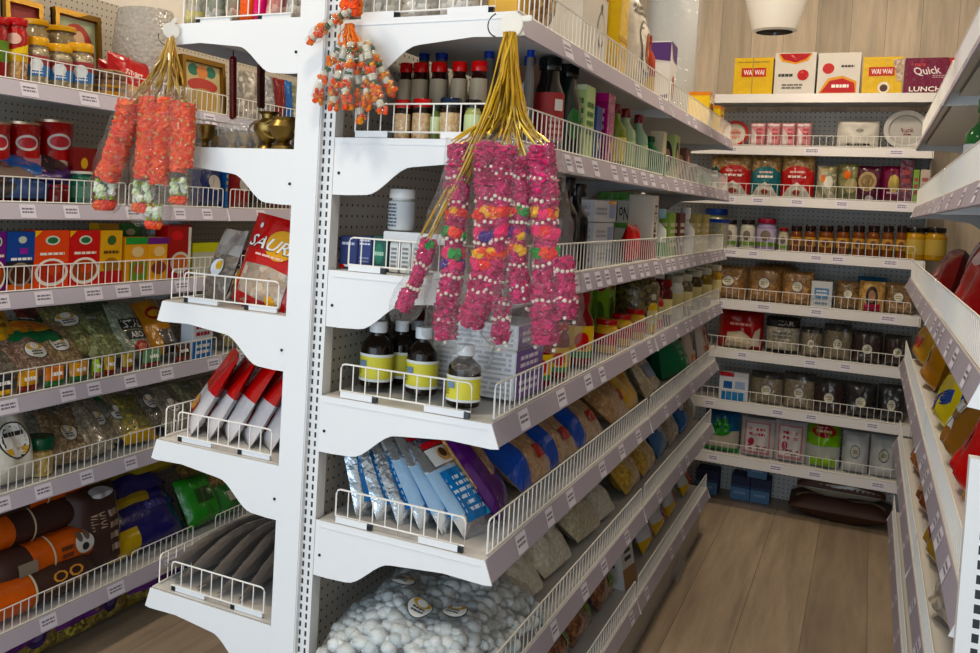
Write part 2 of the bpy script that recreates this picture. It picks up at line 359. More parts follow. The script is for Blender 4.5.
def shelf(root,y0,y1,z,D,cards=(),fh=.064,fen=True,ends=(1,1),tilt=0,segs=None,stripc='w:a59eae'):
    dk=MB(); top=z+.0395
    dk.box(0.004,D-.012,y0+.004,y1-.004,top-.0012,top,'w:dcdad6'); dk.box(0.02,D-.03,y0+.03,y1-.03,top-.022,top-.0012,'w:cfcdc9'); 
    dk.box(.004,D-.016,y0+.004,y1-.004,top-.010,top-.0012,'w:cfcdc9')
    s=dk.build('shelf',root)
    st=MB(); st.prism([(D-.013,top+.0005),(D-.011,top+.0008),(D+.0005,z),(D-.004,z-.002)],y0+.005,y1-.005,stripc); st.build('price_strip',s)
    for y,on in ((y0,ends[0]),(y1-.003,ends[1])):
        if on: bracket(s,y,z,D,ex=.0032)
    if fen:
        for a,b in (segs or [(y0+.02,y1-.02)]):
            f=MB(); fence(f,(D-.016,a,top),(D-.016,b,top),fh); f.build('wire_fence',s)
    nx=Vector((.0395,0,.0125)).normalized()
    for c in cards:
        y,w=c[:2]; h0,h1=.08,.93
        A=Vector((D,0,z)); B=Vector((D-.012,0,top)); P=lambda u,v,f=0:A+(B-A)*(h0+(h1-h0)*v)+nx*(.0006+f)+Vector((0,y+w/2*u,0))
        b=MB(); decals(b,P,[('r',-1,0,1,1,'p:dad6e4'),('l',-.75,.3,.75,.8,2,'p:6e6a7e')]); b.build('price_card',s)
    return s
def end_fence(s,D,z,y=.012,x0=.035,x1=None,h=.062):
    top=z+.0395; x1=x1 or D-.055; f=MB(); fence(f,(x0,y,top),(x1,y,top),h,z0=.012); o=f.build('end_wire_fence',s)
    for a,b in ((x0+.004,x0+.07),(x1-.085,x1-.01)):
        c=MB(); c.prism([(a,top+.001),(b,top+.001),(b,top+.013),(a,top+.013)],y-.007,y-.001,WS); c.box(b,b+.009,y-.0065,y+.001,top+.001,top+.010,'k:1c2026'); c.build('fence_clip',o)
def cards(y0,y1,n,w=.055,seed=1,jit=.3):
    r=random.Random(seed); st=(y1-y0)/n; return [(y0+st*(i+.5)+r.uniform(-jit,jit)*st,w*r.uniform(.8,1.15)) for i in range(n)]
# ------------------------------------------------------------------ the room
def slab(name,x0,x1,y0,y1,z0,z1,key):
    mb=MB(); mb.box(x0,x1,y0,y1,z0,z1,key); return struct(mb.build(name))
slab('floor',-1.75,1.75,-3.2,3.62,-.05,0,'plank:b8a48c,.19,F,.012')
slab('wall_back',-1.75,1.75,3.52,3.62,0,2.8,'plank:e0cdb4,.145,W,.012')
slab('wall_left',-1.75,-1.40,-3.2,3.52,0,2.8,'p:e3ded6')
slab('wall_right',1.40,1.75,-3.2,3.52,0,2.8,'p:e3ded6')
slab('ceiling',-1.75,1.75,-3.2,3.62,2.8,2.86,'p:efece6')

# ------------------------------------------------------------------ shelving units
ZG={2:1.6415,3:1.428,4:1.184,5:.958,6:.715,7:.447,8:.170}; DG=.3487
ZL={1:1.567,2:1.262,3:1.036,4:.767,5:.519,6:.151}; DLW=.345
ZB={1:1.889,2:1.6526,3:1.422,4:1.178,5:.937,6:.708,7:.465,8:.211}; DB=.36
ZR={1:1.656,2:1.395,3:1.122,4:.808,5:.495,6:.2}
ZE={'A':1.651,'B':1.404,'C':1.088,'D':.801,'E':.489,'F':.17}; DE=.321
gon=empty('gondola_shelving'); tag(gon,'white double-sided gondola shelving with slotted end post in the middle of the shop','shelving')
mb=MB(); mb.box(-.082,-.026,-.012,.03,0,1.80,WS); mb.build('end_post',gon,bevel=.002)
mb=MB(); mb.box(-.026,-.001,0,.03,0,1.795,'slot:e3e4e4,.0165,.0125,.34'); mb.build('slotted_upright',gon)
mb=MB(); mb.box(-.06,-.022,.03,2.68,.1,1.78,'peg:cfc8bc'); mb.build('perforated_back_panel',gon)
for y in (1.318,2.655):
    mb=MB(); mb.box(-.064,-.016,y,y+.026,0,1.79,'slot:dedfdd,.0165,.0125,.34'); mb.build('slotted_upright',gon)
mb=MB(); mb.box(-.395,.315,.01,2.67,0,.165,'w:bfbcb8'); mb.build('kick_plinth',gon)
for k,z in ZG.items():
    nc={2:4,3:11,4:12,5:6,6:6,7:5,8:4}[k]
    s=shelf(gon,0,1.33,z,DG,cards(.03,1.3,nc,.05,k))
    if k==5: s.rotation_euler.x=.0062; s.location.z=-.0075
    if k in (2,3,4,5,6): end_fence(s,DG,z)
    shelf(gon,1.33,2.68,z,DG,cards(1.36,2.6,{3:8,4:10,5:7}.get(k,4),.05,k+20))
for k,z in ZE.items():
    s=shelf(gon,-1.33,0,z,DE,(),ends=(1,0),stripc='w:d5d2da'); s.location=(-.080,0,0); s.rotation_euler=(0,0,PI)
    bracket(s,0,z,DE,hp=.105)
    hb=MB(); hb.lathe([(.003,0),(.003,.0015)],'k:202328',8); hb.v=[(.012+a,.003+c,z+.0395-.065+b) for a,b,c in hb.v]; hb.build('bracket_hole',s)
    if k in 'ACDE': end_fence(s,DE,z,y=-.012); 
    o=None
lw=empty('shelving_unit',(-1.345,0,0)); tag(lw,'grey-fronted wall shelving full of groceries along the left wall','shelving')
mb=MB(); mb.box(-.03,0,-.3,2.36,0,1.95,'peg:bdb4a6'); mb.build('perforated_back_panel',lw)
for y in (-.31,1.017,2.345):
    mb=MB(); mb.box(-.025,.006,y,y+.026,0,1.96,'slot:d8d5cf,.0165,.0125,.34'); mb.build('slotted_upright',lw)
for k,z in ZL.items():
    sg=[(-.28,.55),(.565,1.01)] if k==2 else None
    fh={6:.066}.get(k,.066)
    s=shelf(lw,-.3,1.03,z,DLW,stripc='w:b4aebe',cards=cards(.08,1.02,{1:4,2:5,3:7,4:6,5:6,6:3}[k],.062,k+40),fh=fh,segs=[(-.28,.62),(.64,.93)] if k==6 else sg)
    shelf(lw,1.03,2.36,z,DLW,stripc='w:b4aebe',cards=cards(1.06,1.9,4,.06,k+60),fh=fh)
bk=empty('shelving_unit',(-.246,3.48,0),-PI/2); tag(bk,'white perforated wall shelving across the back end of the aisle','shelving')
mb=MB(); mb.box(-.03,0,0,1.33,0,1.885,'peg:dedbd4'); mb.build('perforated_back_panel',bk)
for y in (-.012,1.316):
    mb=MB(); mb.box(-.03,.006,y,y+.026,0,1.90,'slot:d8d5cf,.0165,.0125,.34'); mb.build('slotted_upright',bk)
for k,z in ZB.items():
    s=shelf(bk,0,1.33,z,DB,cards(.45,1.28,{1:0,2:3,3:5,4:5,5:4,6:3,7:4,8:4}[k],.055,k+80) if k!=1 else (),fen=k>1,fh=.058 if k>2 else .05,stripc='w:d3d1d2',segs=[(.02,1.29)])
rt=empty('shelving_unit',(1.351,0,0),PI); tag(rt,'white wall shelving seen edge-on along the right side of the aisle','shelving')
mb=MB(); mb.box(-.03,0,-3.47,-.0,0,1.95,'peg:c9c6c0'); mb.build('perforated_back_panel',rt)
mb=MB(); mb.box(-.02,.343,.012,.036,0,1.06,'slot:e4e6e8,.0195,.0265,.30'); mb.build('slotted_end_panel',rt)
for k,z in ZR.items():
    shelf(rt,-1.165,0,z,DLW,cards(-1.1,-.1,{3:6,4:6}.get(k,4),.05,k+100),fh=.07)
    shelf(rt,-2.72,-1.165,z,DLW,cards(-2.6,-1.25,4,.05,k+120),fh=.07)
# pendant lamp over the far aisle
lp=empty('pendant_lamp',(.52,2.2,2.035)); tag(lp,'white cone-shaped pendant lamp hanging above the back aisle','lamp')
mb=MB(); mb.lathe([(.062,0),(.075,.006),(.105,.12),(.11,.2),(.10,.23),(.03,.25),(.03,.252)],'w:efeae0',28,cap=False); mb.build('lamp_shade',lp,smooth=True)
mb=MB(); mb.lathe([(.0,.012),(.06,.012),(.062,.0)],'k:3a362f',28,cap=False); mb.build('lamp_aperture',lp,smooth=True)
mb=MB(); mb.tube([(0,0,.25),(0,0,.755)],.006,'w:efeae0',8); mb.lathe([(.05,.75),(.05,.765)],'w:efeae0',20); mb.build('hanging_rod',lp)

# ------------------------------------------------------------------ light
def area(n,loc,rot,sx,sy,e,col):
    l=bpy.data.lights.new(n,'AREA'); l.shape='RECTANGLE'; l.size=sx; l.size_y=sy; l.energy=e; l.color=col
    o=bpy.data.objects.new(n,l); COL.objects.link(o); o.location=loc; o.rotation_euler=rot; return o
area('shop_front_daylight',(-.2,-3.3,1.0),(R_(90),0,0),3.0,1.9,78,(.72,.86,1.0))
for i,(x,y,e) in enumerate([(.55,-.9,12),(-.75,-.6,13),(-.7,1.3,10),(.65,1.2,13),(.6,2.3,16)]):
    area('ceiling_lamp',(x,y,2.76),(0,0,0),.22,.22,e,(1.0,.83,.62))
w=bpy.data.worlds.new('sky'); SC.world=w; w.use_nodes=True; bg=w.node_tree.nodes['Background']; bg.inputs[0].default_value=(.75,.85,1,1); bg.inputs[1].default_value=.08
SC.view_settings.view_transform='Standard'; SC.view_settings.look='None'; SC.view_settings.exposure=-0.1; SC.view_settings.gamma=1; SC.view_settings.use_curve_mapping=False
SC.cycles.max_bounces=8; SC.cycles.diffuse_bounces=2; SC.cycles.transparent_max_bounces=16; SC.cycles.use_denoising=True; SC.cycles.caustics_reflective=False; SC.cycles.caustics_refractive=False
# ------------------------------------------------------------------ garlands
def ppx(pts,y): return [at(a,b,1,y) for a,b in pts]
def resample(pts,step):
    out=[pts[0].copy()]
    for a,b in zip(pts,pts[1:]):
        n=max(1,int((b-a).length/step)); out+=[a.lerp(b,(i+1)/n) for i in range(n)]
    return out
def smooth(pts,k=3):
    for _ in range(k): pts=[pts[0]]+[(pts[i-1]+pts[i]*2+pts[i+1])/4 for i in range(1,len(pts)-1)]+[pts[-1]]
    return pts
def petals(mb,pts,r,cols,n=18,jit=.28,step=.0032,seed=1):
    """a strand of packed petals: ring after ring with frilled edges; cols(t)->material"""
    rr=random.Random(seed); P=smooth(resample(pts,step),6); vs=[];N=len(P); rs=r if callable(r) else (lambda t:r)
    o=len(mb.v)
    for i,p in enumerate(P):
        t=i/(N-1); T=(P[min(i+1,N-1)]-P[max(i-1,0)]).normalized(); x=T.cross(Vector((0,1,.1))).normalized(); y=T.cross(x)
        for j in range(n):
            q=2*PI*(j+.5*(i%2))/n; k=rs(t)*(1+rr.uniform(-jit,jit)*(.6 if i%2 else 1))*(1.06 if i%2 else .86); v=p+(x*math.cos(q)+y*math.sin(q))*k+T*rr.uniform(-.0042,.0042); mb.v.append(tuple(v))
    for i in range(N-1):
        for j in range(n): mb.f.append((o+i*n+j,o+i*n+(j+1)%n,o+(i+1)*n+(j+1)%n,o+(i+1)*n+j)); mb.m.append(mb.mi(cols(i/(N-1),rr)))
    mb.f.append(tuple(o+j for j in range(n))); mb.m.append(mb.mi(cols(0,rr))); mb.f.append(tuple(o+(N-1)*n+j for j in range(n))); mb.m.append(mb.mi(cols(1,rr)))
    return P
def ring_beads(mb,P,i,r,key,n=11,br=.0032,rr=random):
    p=P[i]; T=(P[min(i+1,len(P)-1)]-P[max(i-1,0)]).normalized(); x=T.cross(Vector((0,1,.1))).normalized(); y=T.cross(x)
    for j in range(n):
        q=2*PI*j/n; mb.ball(p+(x*math.cos(q)+y*math.sin(q))*r+T*rr.uniform(-.004,.004),br*rr.uniform(.8,1.15),key)
def sleeve(P,r0,r1,seed,parent,close=.6):
    mb=MB(); n=22; P=smooth(resample(P,.012),4); N=len(P); o=0
    for i,p in enumerate(P):
        t=i/(N-1); T=(P[min(i+1,N-1)]-P[max(i-1,0)]).normalized(); x=T.cross(Vector((0,1,.1))).normalized(); y=T.cross(x); r=r0+(r1-r0)*t
        if t>.93: r*=1-(t-.93)/.07*close
        for j in range(n):
            q=2*PI*j/n; k=r*(1+.22*noise.noise((math.cos(q)*1.6+seed,math.sin(q)*1.6,t*7+seed))+.16*noise.noise((math.cos(q)*5,math.sin(q)*5+seed,t*24)))
            mb.v.append(tuple(p+x*math.cos(q)*k+y*math.sin(q)*k*.72))
    for i in range(N-1):
        for j in range(n): mb.f.append((i*n+j,i*n+(j+1)%n,(i+1)*n+(j+1)%n,(i+1)*n+j)); mb.m.append(mb.mi('f:.012'))
    return mb.build('plastic_sleeve',parent,smooth=True,ang=180)
def ribbons(mb,A,B,k,key,seed,spread=.006,bow=.012,knee=None):
    rr=random.Random(seed); K=knee if knee is not None else A.lerp(B,.5)+Vector((0,0,-.012))
    for i in range(k):
        a=A+Vector((rr.uniform(-1,1),rr.uniform(-.6,.6),0))*spread*.9; b=B+Vector((rr.uniform(-1,1),rr.uniform(-1,1),rr.uniform(-1,1)))*spread*1.3; c=K+Vector((rr.uniform(-1,1),rr.uniform(-1,.6),rr.uniform(-1,1)))*spread*1.5
        pts=[a.lerp(c,s/5) for s in range(5)]+[c.lerp(b,s/5) for s in range(6)]; pts=smooth(pts,3)
        pts=[p+Vector((rr.uniform(-1,1),rr.uniform(-1,1),0))*.0013 for p in pts]
        mb.tube(pts,[.0018+.0009*math.sin(s*1.7+i) for s in range(len(pts))],key if isinstance(key,str) else key[i%len(key)],5)
HK=at(512,27,1,-.02)
PK=['c:b80e62','c:980a50','c:cc1a70']
def pinkcol(t,rr): return rr.choice(PK)
MIX={'o':'c:f4581c','r':'c:e8262c','g':'c:1f8a3c','p':'c:f02a74','v':'c:4a1c7c','y':'c:f6b020','w':'c:efe6d2'}
def pink_garland(strands,label,bag,seed,yoff=0):
    root=empty('flower_garland',at(strands[0][0][0][0],strands[0][0][0][1],1,-.03)); tag(root,label,'garland','bagged pink flower garlands on the gold ribbons'); L=Vector(root.location)
    rr=random.Random(seed)
    fm=MB(); bm_=MB()
    for si,(px,r,poms,bd) in enumerate(strands):
        pts=[p-L for p in ppx(px,-.045-yoff)]; P=petals(fm,pts,lambda t:r*1.1*(.93+.12*math.sin(t*9+si)),pinkcol,seed=seed+si)
        ys=[ (px[0][1]+(px[-1][1]-px[0][1])*i/(len(P)-1)) for i in range(len(P))]
        idx=lambda y:min(range(len(P)),key=lambda i:abs(ys[i]-y))
        for y in bd: ring_beads(bm_,P,idx(y),r*1.05,'k:efe7d6',13,.0033,rr)
        for y,cs in poms:
            i=idx(y); p=P[i]
            for c in cs:
                q=rr.uniform(-1,1)
            for j in range(9):
                a=2*PI*j/9+rr.uniform(-.2,.2); c=MIX[cs[int(j/9*len(cs)*1.999)%len(cs)]]
                fm.ball(p+Vector((math.cos(a)*r*.72,math.sin(a)*r*.72,rr.uniform(-.005,.005))),r*.55,c,jit=.3,n=9,m=6)
        # bead tassels at the foot
        for j in range(7):
            a=rr.uniform(0,2*PI); q=P[-1]+Vector((math.cos(a)*r*.9,math.sin(a)*r*.9,rr.uniform(-.012,.03))); bm_.ball(q,.0034,'k:f3ebdc')
    fm.build('flower_strand',root); bm_.build('pearl_beads',root,smooth=True)
    rb=MB(); t0=strands[0][0][0]
    
    for st in strands:
        q=st[0][0]
        if q[1]<200 or st is strands[0]: ribbons(rb,HK-L+Vector((0,-.008,-.01)),at(*q,1,-.045-yoff)-L,9,['s:c6a24c','s:b08a34','b:c8a040'],seed+int(q[0]),spread=.009,knee=at(511+(q[0]-505)*.22,98+seed,1,-.045-yoff)-L); rb.build('gold_ribbon',root)
    sleeve([p-L for p in ppx(bag[0],-.045-yoff)],bag[1],bag[2],seed*1.7,root)
    return root
pink_garland([([(429,240),(423,262),(415,283),(402,308)],.0125,[(243,'pg')],[263,285])],'short pink garland in clear sleeve slanting out at the left of the pink bunch',([(455,160),(432,235),(416,285),(396,322)],.012,.03),11,.012)
pink_garland([([(459,144),(457,196),(453,270),(447,305),(446,338)],.0175,[(213,'oyr'),(232,'gor'),(252,'pg'),(264,'vp')],[178,202,241,276,292,318])],'long pink garland in clear sleeve, second from left in the pink bunch',([(462,138),(457,200),(449,290),(447,352)],.027,.045),12)
pink_garland([([(487,143),(489,189),(487,250),(480,300),(470,325)],.0195,[(212,'oryo'),(232,'pv'),(252,'yo'),(262,'pr')],[168,199,222,242,290,275]),([(505,146),(503,190),(498,250),(489,300)],.017,[(212,'yor'),(232,'vp'),(252,'yo')],[172,199,241,282])],'double pink garland with orange flower band in the middle of the pink bunch',([(496,136),(495,200),(486,290),(470,350),(462,372)],.040,.042),13,.01)
pink_garland([([(521,157),(521,200),(516,260),(522,302)],.015,[(212,'rg'),(233,'vpy'),(250,'oy')],[178,203,222,266,286]),([(502,298),(501,320),(500,342)],.014,[],[303,318])],'thinner pink garland with purple and orange flowers, second from right',([(519,148),(518,220),(512,290),(503,352)],.024,.045),14)
pink_garland([([(541,146),(544,196),(546,240),(545,292),(545,342)],.019,[(213,'ypo'),(233,'prp'),(252,'gor')],[178,201,222,264,300]),([(562,258),(567,285),(566,318)],.015,[],[270,300])],'rightmost pink garland in clear sleeve beside the dark bottles',([(543,138),(546,200),(554,290),(550,352)],.027,.05),15)
def clip(name,loc,parent,label):
    mb=MB(); mb.prism([(-.019+.038*(1-math.cos(2*PI*i/16))/2+.0,0) if 0 else (.02*math.cos(2*PI*i/16),.022*math.sin(2*PI*i/16)) for i in range(16)],-.004,.004,'k:eceae2'); mb.box(.012,.034,-.003,.003,.004,.014,'k:eceae2')
    o=mb.build(name,bevel=.0012); o.location=loc; tag(o,label,'clip')
    rb=MB(); rb.tube([(-.014+.02*math.sin(a)*1.0-.006,-.005,.0+.02*math.cos(a)) for a in [i*PI/10 for i in range(11,20)]],.0012,'k:4a4640',6); rb.build('wire_loop',o); return o
clip('hanging_clip',at(512,25,1,-.024),None,'white plastic clip holding the pink garlands at the shelf corner')
HK2=at(172,36,1,-.015)
OR=['c:f25c08','c:f8700e','c:e44e06']
def orange_garland(strands,ends,label,bag,seed,yo=0):
    root=empty('marigold_garland',at(*strands[0][0][0],1,-.03)); tag(root,label,'garland','bagged marigold garlands on the left bracket'); L=Vector(root.location); rr=random.Random(seed)
    fm=MB(); tm=MB()
    for si,(px,r) in enumerate(strands):
        pts=[p-L for p in ppx(px,-.05-yo)]
        P=petals(fm,pts,r,lambda t,rr:rr.choice(OR),seed=seed+si,jit=.22,step=.004)
        for i in range(len(P)):
            if i%9<1:
                for j in range(7):
                    a=j*2*PI/7+i; p=P[i]+Vector((math.cos(a)*r,math.sin(a)*r,.006*math.sin(a*2))); tm.ball(p,.0026,'k:d9c98c' if j%2 else 'c:a9b060')
    for x,y,r in ends:
        p=at(x,y,1,-.05-yo)-L; rw=r
        for j in range(16):
            a=rr.uniform(0,2*PI); q=p+Vector((math.cos(a)*rw*.7,math.sin(a)*rw*.7,rr.uniform(-1,1)*rw*.8)); tm.ball(q,rw*.42,rr.choice(['c:dfe6cf','c:eef0e4','c:cfe0b8']),jit=.25,n=8,m=5)
        for j in range(7):
            a=2*PI*j/7
            for dz in (.8,-.8): tm.ball(p+Vector((math.cos(a)*rw*.8,math.sin(a)*rw*.8,rw*dz)),rw*.2,'c:9aa83a')
            fm.ball(p+Vector((math.cos(a)*rw*.6,math.sin(a)*rw*.6,-rw*1.5)),rw*.5,rr.choice(OR),jit=.3,n=8,m=5)
    fm.build('flower_strand',root); tm.build('white_and_green_trim',root)
    rb=MB(); 
    for px,r in strands: ribbons(rb,HK2-L,at(*px[0],1,-.05-yo)-L,7,['s:b0935a','s:9a7c40','b:b5893a'],seed+len(px),spread=.008,knee=at(171+(px[0][0]-165)*.35,72,1,-.05-yo)-L)
    rb.build('gold_ribbon',root)
    sleeve([p-L for p in ppx(bag[0],-.05-yo)],bag[1],bag[2],seed*2.3,root,.3); return root
orange_garland([([(131,102),(124,130),(114,160),(107,178)],.0245)],[(105,189,.022)],'leftmost bagged orange marigold garland on the left bracket',([(138,90),(125,130),(110,175),(100,208)],.034,.046),21,.004)
orange_garland([([(151,98),(149,140),(145,178)],.0225),([(167,99),(164,140),(159,184)],.0185)],[(144,192,.021),(154,212,.017)],'middle bagged pair of orange marigold strands hanging lowest',([(160,88),(156,140),(150,190),(152,226)],.044,.046),22,.01)
orange_garland([([(178,102),(178,140),(178,172)],.0165),([(188,103),(188,135),(185,168)],.0145)],[(179,187,.017)],'rightmost slim bagged orange marigold garland beside the gondola',([(181,90),(183,140),(180,206)],.034,.044),23)
o=clip('hanging_clip',at(171,31,1,-.02),None,'small white clip holding the orange garlands at the left bracket tip'); o.rotation_euler=(0,R_(-55),R_(50)); o.scale=(.8,.8,.8)
# orange and white tassel bundle on the end post
root=empty('tassel_garland',at(350,32,1,-.03)); tag(root,'bundle of orange and white flower tassels in clear wrap on the end post','garland'); L=Vector(root.location)
ST=[[(341,42),(334,57),(325,74),(318,90),(318,104)],[(346,45),(339,75),(333,94),(334,110)],[(351,42),(350,65),(345,88),(349,108)],[(356,42),(358,62),(359,82),(361,124)],[(361,42),(363,62),(367,86),(367,110)],[(366,45),(372,76),(378,98),(384,114)],[(368,42),(379,66),(388,84),(394,96)],[(352,8),(336,20),(319,32),(307,43)]]
rr=random.Random(5)
for k,px in enumerate(ST):
    mb=MB(); P=smooth(resample([p-L for p in ppx(px,-.036-.010*(k%3))],.004),3); n=len(P); i=0; ph=k%3
    seq=['w','w','g','o','w','g','o','o','w','o'] if k%2 else ['w','g','w','o','g','w','o','w','o','o']
    tot=len(seq)
    for q,c in enumerate(seq):
        a=int(q*(n-1)/tot); b=int((q+1)*(n-1)/tot)
        if c=='w': mb.tube([P[a].lerp(P[b],.04),P[a].lerp(P[b],.5),P[b]],[.0062,.007,.0062],'c:d2cfbc',9)
        elif c=='g': mb.tube([P[a].lerp(P[b],.3),P[a].lerp(P[b],.7)],.0068,'c:3c5a2a',9)
        else:
            p=P[(a+b)//2]
            for j in range(10): z=rr.uniform(0,2*PI); mb.ball(p+Vector((math.cos(z)*.0062,math.sin(z)*.0062,rr.uniform(-.007,.007))),.0044,rr.choice(['c:f47a1a','c:ee5f12','c:f99a2e']),jit=.35,n=7,m=5)
    mb.build('tassel_strand',root)
    sleeve([P[0].lerp(P[-1],t)+ (P[int(t*(n-1))]-P[0].lerp(P[-1],t)) for t in [0,.2,.4,.6,.8,1]],.009,.016,k*3.1,root)
mb=MB(); ribbons(mb,at(349,24,1,-.03)-L,at(342,48,1,-.045)-L,6,'c:ef8a52',3,.008); ribbons(mb,at(350,24,1,-.03)-L,at(366,48,1,-.045)-L,6,'c:f09a66',4,.008); ribbons(mb,at(350,24,1,-.03)-L,at(354,50,1,-.05)-L,9,'c:f07a3a',6,.01)
for j in range(14): mb.ball(at(352,7,1,-.035)-L+Vector((rr.uniform(-.016,.016),rr.uniform(-.012,.006),rr.uniform(-.011,.011))),.0085,rr.choice(['c:f47a1a','c:ee5f12']),jit=.3,n=7,m=5)
mb.build('ribbon_knot',root)
# ------------------------------------------------------------------ goods on the shelves
T_=.0395
G=lambda k:(0,.328,ZG[k]+T_,0); GE=lambda k:(1,.03,ZG[k]+T_,-PI/2); LS=lambda k:(0,-1.022,ZL[k]+T_,0)
BS=lambda k:(1,3.145,ZB[k]+T_,-PI/2); RS=lambda k:(0,1.024,ZR[k]+T_,PI,True); LE=lambda k:(1,.03,ZE[k]+T_,-PI/2)
W='p:f2f0ea'; K='p:23211f'; Y='s:f2c61a'; RD='s:c81e22'
th=['first','second','third','fourth','fifth','sixth','seventh','eighth','ninth','tenth']
# ---- middle gondola, fifth shelf: dark syrup bottles, white stack, pickle jars
SY=dict(c='k:1b120d',lid='k:e9ecee',lh=.17,lr=.55,lab=(.12,.62,'p:e8dc3c',(.12,.17,'p:eef0ea'),(.57,.62,'p:eef0ea')),dec=[('l',-.25,.24,.1,.5,5,'p:8a8a30'),('r',.05,.38,.35,.5,'p:6f8fb0')],g='syrup bottles at the near end',prof=[(.9,0),(1,.03),(1,.72),(.93,.8),(.62,.9),(.45,.94),(.43,1)])
item('bottle',GE(5),364,394,324,'dark syrup bottle with yellow label nearest the slotted post',SY,y=.075)
item('bottle',GE(5),391,414,323,'dark syrup bottle with yellow label, between the two front bottles',SY,y=.14)
item('bottle',GE(5),410,439,330,'dark syrup bottle with yellow label in the middle of the end fence',SY,y=.075)
item('bottle',GE(5),450,482,348,'dark syrup bottle standing alone below the pink garlands',SY,y=.03)
item('bottle',GE(5),372,389,320,'dark syrup bottle at the back against the pegboard',SY,y=.18,w=.045,h=.125)
item('bottle',GE(5),408,427,324,'dark syrup bottle at the back behind the middle one',SY,y=.23,w=.045,h=.115)
item('jar',GE(5),405,428,305,'brown-red jar hidden behind the syrup bottles under the shelf above',c='k:6a1c12',lid='k:7a1a14',y=.33,w=.07,h=.15,lr=1)
for i,(dz,n) in enumerate([(0,'lowest white pack with purple spine in the stack beside the lone bottle'),(.047,'middle white pack with purple spine in the stack beside the lone bottle'),(.094,'topmost white pack with purple spine in the stack beside the lone bottle')]):
    c=carton(.15,.046,.17,dict(c='p:e8e8ea',name='carton',dec=[('r',-1,.02,1,.98,'p:7a5aa0'),('l',-.7,.2,.6,.8,2,'p:e8e2f0')],side=[('l',-.9,.1,.9,.9,4,'p:b9bcc8')]))
    place(c,(.318,.235,ZG[5]+T_+dz+.0005),R_(-2+i)); tag(c,n,'box','white packs stacked on the fifth shelf')
PJ=dict(lid='k:b0281c',c='k:7a1c10',lab=(.15,.66,Y,(.15,.25,'p:3a8a3a')),dec=[('e',0,.42,.25,.14,'s:d8341c')],la=-.9)
for i,(a,b,t,l) in enumerate([(528,546,336,'yellow-labelled pickle jar directly behind the white stack'),(545,564,330,'yellow-labelled pickle jar below the rightmost pink garland'),]):
    item('jar',G(5),a,b,t,l,PJ,w=.065,h=.12,g='pickle jars')
item('jar',G(5),562,590,304,'tall red pickle jar with wide shoulders right of the garlands',PJ,w=.085,h=.17,lid='k:8e1f12',lr=.75,prof=[(.85,0),(1,.05),(1,.6),(.95,.75),(.7,.88),(.68,1)])
item('carton',G(5),577,596,297,'lime green carton beside the tall red pickle jar',c='s:8fc83a',d=.05,ins=.13,dec=[('e',0,.5,.6,.25,'s:5a8a22'),('r',-.7,.75,.7,.9,'p:e8f0c8')],side=[('r',-1,0,1,1,'s:7fb830')],h=.2,w=.09)
item('carton',G(5),597,612,293,'second lime green carton with a red label spot',c='s:9ad040',d=.05,ins=.1,dec=[('e',0,.72,.5,.08,'s:c2283a'),('e',0,.35,.6,.2,'s:4f7a28')],side=[('e',0,.72,.7,.08,'s:b8324a'),('e',0,.3,.6,.2,'s:56802c')],h=.2,w=.085)
item('jar',G(5),614,652,290,'large jar of olive green pickle with pale lid',c='g:2e2408,5a4a14,8a7a2a,60',lid='p:cfd2b8',lr=.8,w=.15,h=.2,ins=0)
for i,(a,b,t,c,l) in enumerate([(640,649,322,'s:e8c020','yellow spice tub beside the large olive jar'),(647,655,318,'s:d8342a','red and yellow sauce jar right of the olive jar'),(655,668,291,'k:5a120e','dark red bottle with dotted cap on the fifth shelf'),(668,676,306,'p:e2e0d4','white labelled jar near the shelf joint'),(676,687,300,'g:2a2410,5a5020,7a6a2a,70','jar of dark green pickle past the joint'),(686,697,297,'k:4a3a12','olive jar third from the far end of the fifth shelf'),(697,707,291,'k:8a6a2a','brown jar second from the far end of the fifth shelf'),(707,718,287,'k:a8842e','tan jar at the far end of the fifth shelf')]):
    item('jar',G(5),a,b,t,l,c=c,lid='k:7a1a18' if i in(1,2) else 'k:c9c6b0',lab=(.3,.7,'p:e8d890'),w=.07,h=.12 if i<2 else .15,g='jars along the fifth shelf',ins=.01*(i%2))
# lower front row of yellow packs on shelf five
for i,(a,b,l) in enumerate([(598,612,'yellow and red sauce tub in front of the lime cartons'),(612,628,'yellow and red sauce tub in front of the olive jar'),(628,640,'small red and yellow tub right of the sauce tubs')]):
    item('jar',G(5),a,b,None,l,yr=345-i*8,c='s:e6b41c',lid='k:b22a1c',lab=(.3,.7,'s:d8401c'),w=.06,h=.085,g='sauce tubs')
